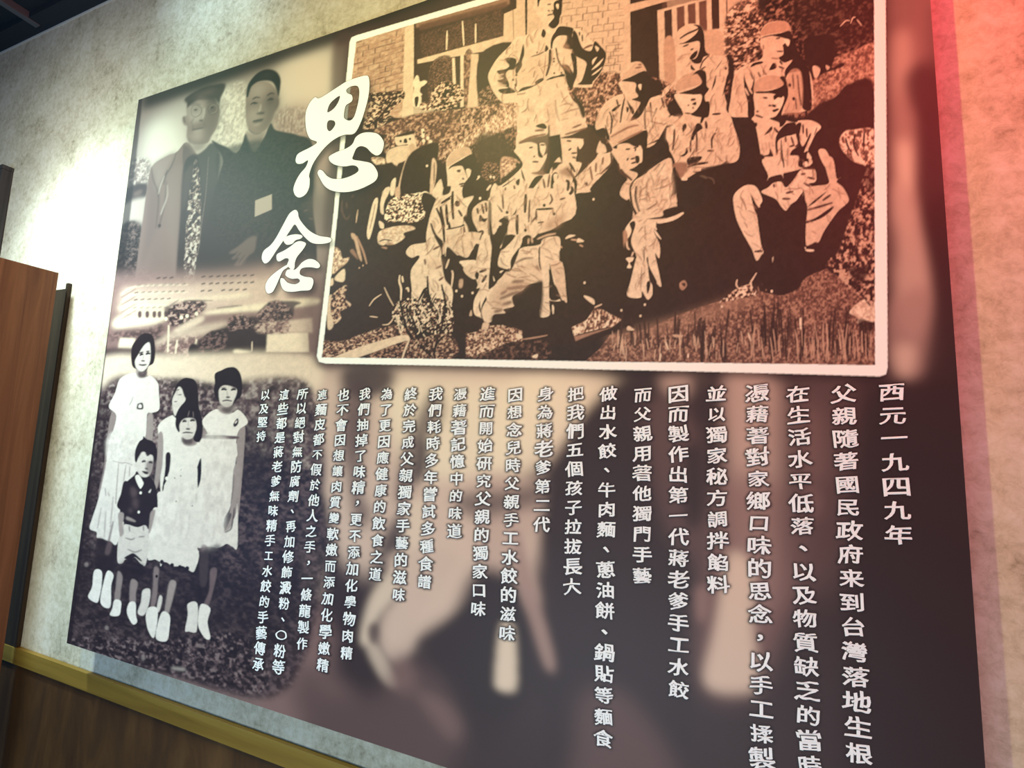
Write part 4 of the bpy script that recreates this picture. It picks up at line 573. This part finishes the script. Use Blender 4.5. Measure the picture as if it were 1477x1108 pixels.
body("280,740 290,660 400,560 480,450 540,460 520,560 430,680 410,800 395,760 380,800 360,770 350,795 330,770", .3, .93)
F(680, 380)
body("760,-20 830,0 825,290 830,440 830,555 725,560 745,380 755,200"); body("840,0 970,0 1010,330 1015,420 970,370 900,240 885,150", .35, .82); dk("825,60 850,120 890,250 880,260 835,160"); dk("900,240 960,380 1015,430 980,440 890,300 840,300 830,200", .4); body("110,500 180,360 300,180 420,60 700,80 760,190 620,220 540,290 440,350 440,420 450,460 340,490 360,530 240,545 215,620 140,620", .4, .86); Ln(.25, "240,520 330,490/300,380 420,330 530,300/370,270 470,260 620,240/430,200 560,185/330,440 430,410/310,330 380,290", 5, 1, .8); md("440,200 620,210 540,290 340,330 300,400 420,420 320,480 250,480 260,300", 5, .6, .55); lt("860,440 880,470 875,540 862,520"); D(.8, "120,640 150,630 190,650 130,770 140,680 110,720", .5)
dk("220,560 360,540 450,470 560,300 640,230 760,200 740,560 640,620 260,650", 1.2, .9)
# left, squatting
idn = 61; F(580, 200)
body("480,400 470,300 480,210 560,120 690,90 740,150 740,300 720,400 660,480 640,560 660,640 760,610 710,700 690,800 720,1000 740,1200 400,1250 260,1100 290,850 340,700 360,640 320,600 340,530 410,430 440,520 480,500", .35, .9)
D(.78, "475,290 490,210 570,120 690,90 740,160 640,200 500,290", .4); dk("495,330 520,290 620,230 740,165 790,200 800,400 760,500 800,600 720,640 660,630 640,560 690,500 700,430 730,400 740,340 680,330 700,430 660,330 630,290 540,300"); lt("685,325 725,330 720,400 700,390"); Ln(.12, "580,345 625,335/640,420 660,435/605,490 670,475/620,510 660,500/590,350 620,350", 2.6, .4); dk("440,440 480,500 520,510 500,580 430,600 440,520", .5); Ln(.1, "415,690 530,620 520,640/540,560 535,700 545,860/470,700 475,800 485,920/410,720 420,800 450,940/365,740 420,860 440,960 450,1108", 4.2, .3); dk("570,600 690,730 640,690"); dots(.03, "588,692", 4, .3); dk("480,960 640,920 660,840 650,900 660,930 500,970"); dk("500,880 520,950 490,950"); lt("640,640 760,610 720,690 680,720 600,620", .4, .9); dk("690,800 740,700 760,760 750,900 800,1010 760,1040 790,1108 720,1108 700,950 650,850", .5); Ln(.15, "305,900 350,1020 430,1100/600,760 640,830/660,940 670,1080", 3.4, .4); md("660,1000 680,1000 680,1090 520,1108 640,1080", 1, .5, .4)
body("750,860 760,740 880,660 940,720 930,900 930,1108 760,1108 760,1020 810,1000", .4, .88); dk("820,880 830,810 870,850 910,850 880,890 850,880", .4); Ln(.15, "800,740 810,800/850,700 870,800/890,680 900,780/810,1000 860,990 830,1080", 3.4, .4); dots(.05, "765,1048", 2.6, .3); dots(.95, "830,635 265,290", 1.8, .2); lt("790,440 820,400 815,430"); lt("900,540 950,490 940,520 910,550")
D(.06, "920,700 950,700 960,1000 1010,1030 1080,850 1130,840 1130,900 1090,1108 930,1108", .6, .8)
F(580, 340)
body("40,180 100,100 260,70 265,0 340,0 400,110 410,200 430,330 460,470 540,560 535,700 500,760 400,860 340,720 240,560 170,690 120,660 100,540 95,370 180,240 170,210 100,235"); body("480,0 820,-30 740,160 700,230 640,220 530,150", .4, .86); body("780,300 850,0 930,0 960,90 950,180 930,420 920,560 930,580 850,740 840,860 860,880 800,870 760,800 770,680 830,560 790,560 790,470 620,300 640,270 770,260", .4, .9)
dk("340,0 440,80 460,240 480,120 560,180 640,260 700,240 780,150 770,260 640,290 650,350 690,430 800,500 790,570 770,640 740,820 860,890 820,1000 760,1030 680,1020 600,960 500,900 540,700 530,560 460,460 420,250 410,140", .5); Ln(.85, "440,100 440,200/500,250 465,350/530,370 540,420 525,550", 3, .4); lt("610,470 650,470 640,550 605,550", .6, .8, .75); lt("620,270 770,260 780,290 640,305"); lt("650,350 700,320 780,310 780,460 690,420", .4, 1, .86); dk("790,380 820,410 800,470 775,430"); Ln(.1, "820,390 900,360/850,500 900,420", 4, .5); dk("935,0 960,180 930,420 930,560 1010,500 1040,380 1160,370 1250,130 1160,260 1150,360 1050,350 1020,290 1060,150 1160,60 1200,0 1100,0 1050,140 1010,60", .5); lt("970,430 990,480 975,480", .3); dk("830,690 815,760 840,830 830,720", .3); lt("1040,380 1080,370 1050,400", .3); lt("715,850 735,790 745,850", .4, .8, .8); dots(.9, "578,590 638,645 750,610", 1.8, .3); Ln(.3, "330,150 400,110/360,350 420,320/240,250 250,310/390,480 440,440", 3, .5); md("300,240 420,260 430,330 350,380 260,320", 3, .4, .7)
# the bare shrub in front of him
idn = None; F(450, 390)
tex(.02, .95, "850,420 960,300 1080,300 1300,300 1477,330 1477,700 1200,640 1080,600 900,560", 2.2, 3, 5, -.16, .4, .95)
for k in range(70):
    x = 900 + 560 * rng.rand(); y = 320 + 400 * rng.rand(); Ln(.03 if k % 2 else .9, np.array([[x, y], [x + rng.randn() * 25, y - 40], [x + rng.randn() * 40, y - 60 - 80 * rng.rand()]]), 1.6, .2)
Ln(.03, "1290,930 1130,800 1050,680 960,560/1280,930 1300,800 1370,650 1400,500/1180,860 1110,700 1090,560 1000,380/1220,900 1340,720 1470,560/1140,900 1120,820 1150,700 1260,600/1280,420 1240,250 1230,60/1060,740 1000,600 960,450 930,250 940,60/1130,330 1200,210 1240,180/1390,560 1420,360 1380,150", 3.4, .2); D(.03, "1140,790 1300,700 1330,850 1300,930 1230,930", .6, .8); Ln(.88, "935,50 930,120 950,200 945,320/1135,390 1220,440/1030,230 1020,190 1000,200/960,60 970,130", 3, .2); tex(.05, .8, "1060,760 1477,680 1477,940 1130,940", 2.4, 2.6, 3.4, -.1, .5, .75); Ln(.03, "1290,930 1200,850 1130,790/1300,930 1320,800 1400,700", 3.4, .2)
# creases in the cloth: short thin strokes kept inside each figure, below the chin
def creases(idn, chin, n, ang, spread=.5, L=(7, 22), bottom=600):
    m = np.argwhere((IDS == idn) & (IMG[..., 0] > .55))
    if not len(m): return
    k = 0
    for r, c in m[rng.randint(0, len(m), n * 3)]:
        q = HB @ np.array([u_of_s(c / NC), BH * (1 - r / NR), 1.]); x, y = q[:2] / q[2]
        if y < chin or y > bottom or k >= n: continue
        k += 1; a = math.radians(ang + spread * 57 * rng.randn()); l = rng.uniform(*L); d = np.array([math.cos(a), math.sin(a)]) * l; e = np.array([-d[1], d[0]]) * rng.uniform(-.18, .18)
        p = spl(np.array([[x, y] - d / 2, [x, y] + e, [x, y] + d / 2]), False); mm = mask([thick(p, rng.uniform(.7, 1.7), 1)], .45)
        if mm is None: continue
        sl, w = mm; w = w * (IDS[sl] == idn); put((sl, w), .22 + .3 * rng.rand(), rng.uniform(.35, .85))
        p2 = p + [1.4, .6]; mm = mask([thick(p2, 1.6, 1)], .8)
        if mm is not None: sl, w = mm; put((sl, w * (IDS[sl] == idn)), .66, .4)
F(0, 0, 1)
for a in [(50, 45, 55, 105), (53, 75, 22, 110), (54, 92, 22, 95), (55, 150, 30, 110), (56, 172, 55, 115), (57, 188, 40, 100, .5, (7, 20), 270), (57, 270, 34, 65), (58, 256, 46, 120, .5, (7, 20), 320), (58, 320, 22, 95), (59, 240, 18, 110), (60, 250, 60, 100, .5, (7, 22), 350), (60, 350, 40, 20, .4), (61, 285, 46, 95, .4, (7, 20), 355), (61, 355, 40, 75)]: creases(*a)
_sl, _m = mask([INN], 0); _g = .5 * noise(_m.shape, 2.2, 2.2) + .5 * noise(_m.shape, 6, 6); IMG[_sl] *= (1 + (_m * (_g - .5) * .34))[..., None]
# nothing of the picture may run over its white border
mi = np.zeros((NR, NC), np.float32); _sl, _m = mask([INN], 0); mi[_sl] = _m
IMG[:] = SAVE[0] * (1 - mi[..., None]) + IMG * mi[..., None]
IDS[:] = np.where(mi > .5, IDS, SAVE[1])
# ---- calligraphy: heading and the twenty-two columns
F(360, 90, 6.154); _h1 = ["500,450 498,540 510,620 540,680 600,710 540,755 470,790 425,820 410,870 425,900 470,898 520,870 500,930 450,990 410,1060 390,1130 410,1185 450,1200 500,1170 530,1110 535,1040 530,1000 560,910 610,830 680,745 760,680 840,645 930,632 985,540 1020,440 1050,330 1064,230 1062,150 1040,118 960,135 860,172 760,235 625,318 580,312 530,370",
       "695,445 700,400 730,350 800,298 790,350 750,410", "690,540 710,515 750,520 762,550 740,590 712,612 690,590", "860,245 900,215 955,210 975,250 970,330 950,420 925,490 890,518 850,505 838,480 845,420 860,380 905,350 915,320 905,290 870,275",
       "705,855 715,830 780,795 860,765 915,725 945,665 1000,630 1070,622 1140,638 1185,690 1192,740 1170,805 1130,828 1085,805 1040,760 990,745 950,765 925,820 918,862 1000,878 1080,898 1125,950 1140,1000 1120,1050 1060,1090 970,1130 870,1152 780,1150 710,1130 660,1090 625,1030 605,985 620,955 650,965 690,1010 745,1035 830,1032 910,1005 965,968 960,932 920,915 840,925 765,912 720,885"]
HEADS = [[spl(P_(t)) for t in _h1]]
F(360, 290, 6.154); _h2 = ["410,80 430,100 440,150 480,210 540,270 620,310 710,325 728,350 700,372 620,382 550,370 490,320 440,260 405,210 370,250 310,340 240,440 180,530 140,555 115,530 110,490 130,440 190,390 240,320 300,210 350,120 385,88",
       "303,350 325,318 390,298 450,300 472,315 455,335 410,350 380,380 330,388", "240,500 250,470 310,440 370,400 410,368 450,357 495,370 500,392 470,440 425,495 405,545 400,595 382,614 366,606 345,585 330,578 350,520 320,510 270,537 248,530",
       "345,585 300,620 270,680 235,760 205,810 165,822 145,790 145,740 180,680 250,620 310,580 335,570", "320,650 335,615 372,606 400,612 430,590 470,545 520,518 570,520 615,550 628,580 605,598 550,590 490,592 455,610 450,650 490,672 550,682 570,710 560,760 535,792 460,798 380,808 320,800 290,770 275,720 280,688 305,690 340,725 400,740 440,725 448,705 430,690 380,692 345,680 325,665"]
HEADS.append([spl(P_(t)) for t in _h2])
RAMP = 'bg'; F(0, 0, 1)
for k, H in enumerate(HEADS):                       # printed drop shadow and thin dark outline
    for p in (H if k else [H[0], H[4]]): put(mask([p + [4.5, 5.5]], 3.2), .02, .75)
    for p in H: put(mask([thick(np.vstack([p, p[:1]]), 1.5, 0)], .3), .1, .85)
COLS = [("西元一九四九年", 1285.5, 565.7, 1295.8, 771.5), ("父親隨著國民政府来到台灣落地生根", 1215.9, 568.4, 1238.7, 1087), ("在生活水平低落、以及物質缺乏的當時", 1150.7, 568.4, 1167.7, 1104),
        ("憑藉著對家鄉口味的思念，以手工揉製", 1091.9, 567, 1098.7, 1093.7), ("並以獨家秘方調拌餡料", 1033.1, 568.4, 1035.8, 843.2), ("因而製作出第一代蔣老爹手工水餃", 978.4, 568.4, 978.9, 994.9),
        ("而父親用著他獨門手藝", 926.9, 569.8, 926.1, 830.2), ("做出水餃、牛肉麵、蔥油餅、鍋貼等麵食", 877.4, 568.4, 870.1, 1065.3), ("把我們五個孩子拉拔長大", 830.8, 568.4, 825.1, 845.9),
        ("身為蔣老爹第二代", 787.2, 568.4, 781.2, 756.7), ("因想念兒時父親手工水餃的滋味", 743.3, 569.8, 731.7, 913.6), ("進而開始研究父親的獨家口味", 703.4, 568.4, 689.9, 878.4),
        ("憑藉著記憶中的味道", 664.2, 568.4, 655.5, 766.1), ("我們耗時多年嘗試多種食譜", 629, 568.4, 612.7, 839.1), ("終於完成父親獨家手藝的滋味", 592.9, 568.4, 575.3, 858.1),
        ("為了更因應健康的飲食之道", 558.5, 568.4, 541.7, 828.3), ("我們抽掉了味精，更不添加化學物肉精", 526.6, 568.4, 500.3, 942.1), ("也不會因想讓肉質變軟嫩而添加化學嫩精", 495.7, 569.8, 465.9, 959.7),
        ("連麵皮都不假於他人之手，一條龍製作", 465.1, 569.8, 436.1, 928.5), ("所以絕對無防腐劑、再加修飾澱粉、〇粉等", 436.7, 568.4, 402, 962.4), ("這些都是蔣老爹無味精手工水餃的手藝傳承", 410.1, 569.8, 373, 958.3), ("以及堅持", 383, 569.8, 377.1, 629.4)]
GLY = {}
def eval_mesh(cu):
    o = bpy.data.objects.new('tmp', cu); sc.collection.objects.link(o); dg = bpy.context.evaluated_depsgraph_get(); dg.update()
    m = bpy.data.meshes.new_from_object(o.evaluated_get(dg)); V = np.array([v.co[:2] for v in m.vertices]); m.calc_loop_triangles(); T = np.array([t.vertices[:] for t in m.loop_triangles])
    bpy.data.objects.remove(o); bpy.data.curves.remove(cu); bpy.data.meshes.remove(m); return V, T
def glyph(ch):
    if ch not in GLY:
        cu = bpy.data.curves.new('tmp', 'FONT'); cu.body = ch; cu.size = 1.; cu.resolution_u = 5
        V, T = eval_mesh(cu); E = {}                 # heavier brush: every outline edge gets a rim
        for t in T:
            for e in range(3): a, b = int(t[e]), int(t[(e + 1) % 3]); E[(min(a, b), max(a, b))] = E.get((min(a, b), max(a, b)), 0) + 1
        VV, TT, k = [np.column_stack([V, np.full(len(V), .0006)])], [T], len(V)
        for (a, b), c in E.items():
            if c != 1: continue
            d = V[b] - V[a]; L = np.hypot(*d) + 1e-9; d = d / L; n = np.array([-d[1], d[0]]); h = (.013 + .013 * abs(d[1] * .85 - d[0] * .5)) * (.75 + .5 * ((a * 7919 + b * 104729) % 97) / 97); x = d * h * .6
            VV.append(np.column_stack([np.array([V[a] - x + n * h, V[b] + x + n * h, V[b] + x - n * h, V[a] - x - n * h]), np.full(4, (k // 4 * 37 % 101) * 5e-6)])); TT.append(np.array([[0, 1, 2], [0, 2, 3]]) + k); k += 4
        GLY[ch] = np.vstack(VV), np.vstack(TT)
    return GLY[ch]
def board(p): q = HBi @ np.array([p[0], p[1], 1.]); return q[:2] / q[2]
COLUMNS, TITLES = [], []
for txt, xa, ya, xb, yb in COLS:
    a, b = board((xa, ya)), board((xb, yb)); VV, TT, k = [], [], 0; em = np.linalg.norm(b - a) / (len(txt) - 1)
    for i, ch in enumerate(txt):
        c = a + (b - a) * i / (len(txt) - 1); V, T = glyph(ch); Zc = V[:, 2]; V = V[:, :2]; V = V - ([.5, .37] if ch not in '、，〇' else (V.max(0) + V.min(0)) / 2)
        sgl = em * (.99 + .05 * rng.randn()); th = .03 * rng.randn()
        x, y = V[:, 0], V[:, 1]
        x, y = x * .97 + .018 * np.sin(5 * y + i) + .012 * np.sin(11 * y + 3 * i), y * .83 + .11 * x + .02 * np.sin(6 * x + 2 * i) + .012 * np.sin(13 * x + i)   # the slanting, uneven hand of running script
        if ch == '〇': y *= .72
        VV.append(np.column_stack([c + sgl * np.stack([x * np.cos(th) - y * np.sin(th), x * np.sin(th) + y * np.cos(th)], 1), Zc])); TT.append(T + k); k += len(V)
    COLUMNS.append((np.vstack(VV), np.vstack(TT)))
def filled(polys):
    cu = bpy.data.curves.new('tmp', 'CURVE'); cu.dimensions = '2D'; cu.fill_mode = 'FRONT'
    for p in polys:
        sp = cu.splines.new('POLY'); sp.points.add(len(p) - 1); sp.use_cyclic_u = True
        for q, c in zip(sp.points, p): u, v = board(c); q.co = (u, v, 0, 1)
    return eval_mesh(cu)
for k, H in enumerate(HEADS):
    VV, TT, n = [], [], 0
    for G_ in ([H[:4], H[4:]] if k == 0 else [[p] for p in H]):
        V, T = filled(G_); VV.append(np.column_stack([V, np.full(len(V), .00012 * len(VV))])); TT.append(T + n); n += len(V)
    TITLES.append((np.vstack(VV), np.vstack(TT)))
# dark halo around the lettering, part of the print
HAL = np.zeros((NR, NC), np.float32)
for V, T in COLUMNS:
    R = np.stack([np.interp(V[:, 0] / BW, _us, _cs) * NC, (1 - V[:, 1] / BH) * NR], 1)
    for t in T:
        p = R[t]; x0, x1 = int(p[:, 0].min()), int(p[:, 0].max()) + 1; y0, y1 = int(p[:, 1].min()), int(p[:, 1].max()) + 1
        if x0 < 0 or y0 < 0 or x1 >= NC or y1 >= NR: continue
        X, Y = np.meshgrid(np.arange(x0, x1 + 1) + .5, np.arange(y0, y1 + 1) + .5)
        d = [(p[(e + 1) % 3, 0] - p[e, 0]) * (Y - p[e, 1]) - (p[(e + 1) % 3, 1] - p[e, 1]) * (X - p[e, 0]) for e in range(3)]
        ins = ((d[0] >= -.6) & (d[1] >= -.6) & (d[2] >= -.6)) | ((d[0] <= .6) & (d[1] <= .6) & (d[2] <= .6))
        HAL[y0:y1 + 1, x0:x1 + 1] = np.maximum(HAL[y0:y1 + 1, x0:x1 + 1], ins)
HAL = np.clip(blur1(blur1(HAL, 1.7, 1), 1.5, 0) * 2.6, 0, 1)[..., None] * .88
IMG[:] = IMG * (1 - HAL) + srgb((46, 30, 28)) * HAL
# ---------------------------------------------------------------- the mural board
G0, G1 = -.022, 0.                                    # back and front of the board
mp_ = link('mural_panel', None, None, None, 'large sepia mural board of old family photographs and white calligraphy on the plaster wall', 'mural'); mp_.location = W(BW / 2, 0, G0)
bpy.context.view_layer.update()
bd = boxes('backing_board', [(0, BW, 0, BH, G0, G1 - .0006)]); link('backing_board', bd, M_EDGE, mp_)
for _a in (.25, BW - .29): link('wall_spacer', boxes('wall_spacer', [(_a, _a + .04, .1, BH - .1, WN + .0025, G0 - .0004)]), M_EDGE, mp_)
us = u_of_s(np.arange(NC + 1) / NC); vs = BH * (1 - np.arange(NR + 1) / NR)
def corner_cols():
    p = np.pad(IMG, ((1, 1), (1, 1), (0, 0)), 'edge'); return (p[1:, 1:] + p[:-1, 1:] + p[1:, :-1] + p[:-1, :-1]) / 4
# a cell's colour is carried sharply: corner colours, lightly sharpened, interpolate across the cell
CC = corner_cols(); CC = np.clip(CC + .55 * (CC - (np.roll(CC, 1, 0) + np.roll(CC, -1, 0) + np.roll(CC, 1, 1) + np.roll(CC, -1, 1)) / 4), 0.002, 1)
def print_mesh(name, idn):
    j, i = np.nonzero(IDS == idn)
    q = np.stack([(j + 1) * (NC + 1) + i, (j + 1) * (NC + 1) + i + 1, j * (NC + 1) + i + 1, j * (NC + 1) + i], 1)
    vid, inv = np.unique(q, return_inverse=True); inv = inv.reshape(-1, 4)
    me = bpy.data.meshes.new(name); n, f = len(vid), len(inv)
    co = np.empty((n, 3), np.float32); co[:, 0] = us[vid % (NC + 1)] * S; co[:, 1] = -G1 * S; co[:, 2] = vs[vid // (NC + 1)] * S + Z0
    me.vertices.add(n); me.vertices.foreach_set('co', co.ravel())
    me.loops.add(f * 4); me.loops.foreach_set('vertex_index', inv.ravel().astype(np.int32))
    me.polygons.add(f); me.polygons.foreach_set('loop_start', np.arange(0, f * 4, 4, dtype=np.int32))
    me.update(calc_edges=True)
    ca = me.color_attributes.new('print', 'FLOAT_COLOR', 'POINT'); c4 = np.ones((n, 4), np.float32); c4[:, :3] = CC.reshape(-1, 3)[vid]; ca.data.foreach_set('color', c4.ravel())
    return me
def part(name, idn, parent, label=None): return link(name, print_mesh(name, idn), M_PRINT, parent, label)
part('background_print', 0, mp_, 'blurred brown and cream backdrop print')
pp = part('portrait_photograph', 2, mp_, 'faded portrait of two men')
part('man_figure', 21, pp, 'printed older man in cap, glasses and patterned tie'); part('man_figure', 22, pp, 'printed younger man in dark jacket with a paper badge')
kp = part('children_photograph', 3, mp_, 'faded photograph of five children in front of a hillside building')
for k, l in ((31, 'printed tall girl in a white blouse and long skirt'), (32, 'printed girl standing behind the others'), (33, 'printed girl in a belted pale dress'), (34, 'printed girl in front in a white dress'), (35, 'printed small boy in a dark shirt and pale shorts')): part('child_figure', k, kp, l)
gp = part('group_photograph', 4, mp_, 'sepia photograph of ten uniformed men on a garden slope'); part('photo_border', 40, gp, 'white rounded border')
for k, l in ((50, 'printed soldier standing with hands on hips'), (53, 'printed soldier standing before the door'), (54, 'printed soldier standing at the far right'), (55, 'printed soldier leaning at the back'), (56, 'printed smiling soldier seated with folded arms'),
             (57, 'printed soldier seated with knees apart'), (58, 'printed soldier crouching in the centre'), (59, 'printed soldier peering over a shoulder'), (60, 'printed soldier kneeling in front'), (61, 'printed soldier squatting at the left')): part('soldier_figure', k, gp, l)
def flat_mesh(name, V, T, n):
    me = bpy.data.meshes.new(name); me.from_pydata([tuple(W(q[0], q[1], n + (q[2] if len(q) > 2 else 0.))) for q in V], [], [tuple(t) for t in T]); me.update(); return me
for V, T in TITLES: link('title_character', flat_mesh('title_character', V, T, G1 + .0006), M_INK, mp_, 'large white brush character')
for V, T in COLUMNS: link('text_column', flat_mesh('text_column', V, T, G1 + .0006), M_INK, mp_)
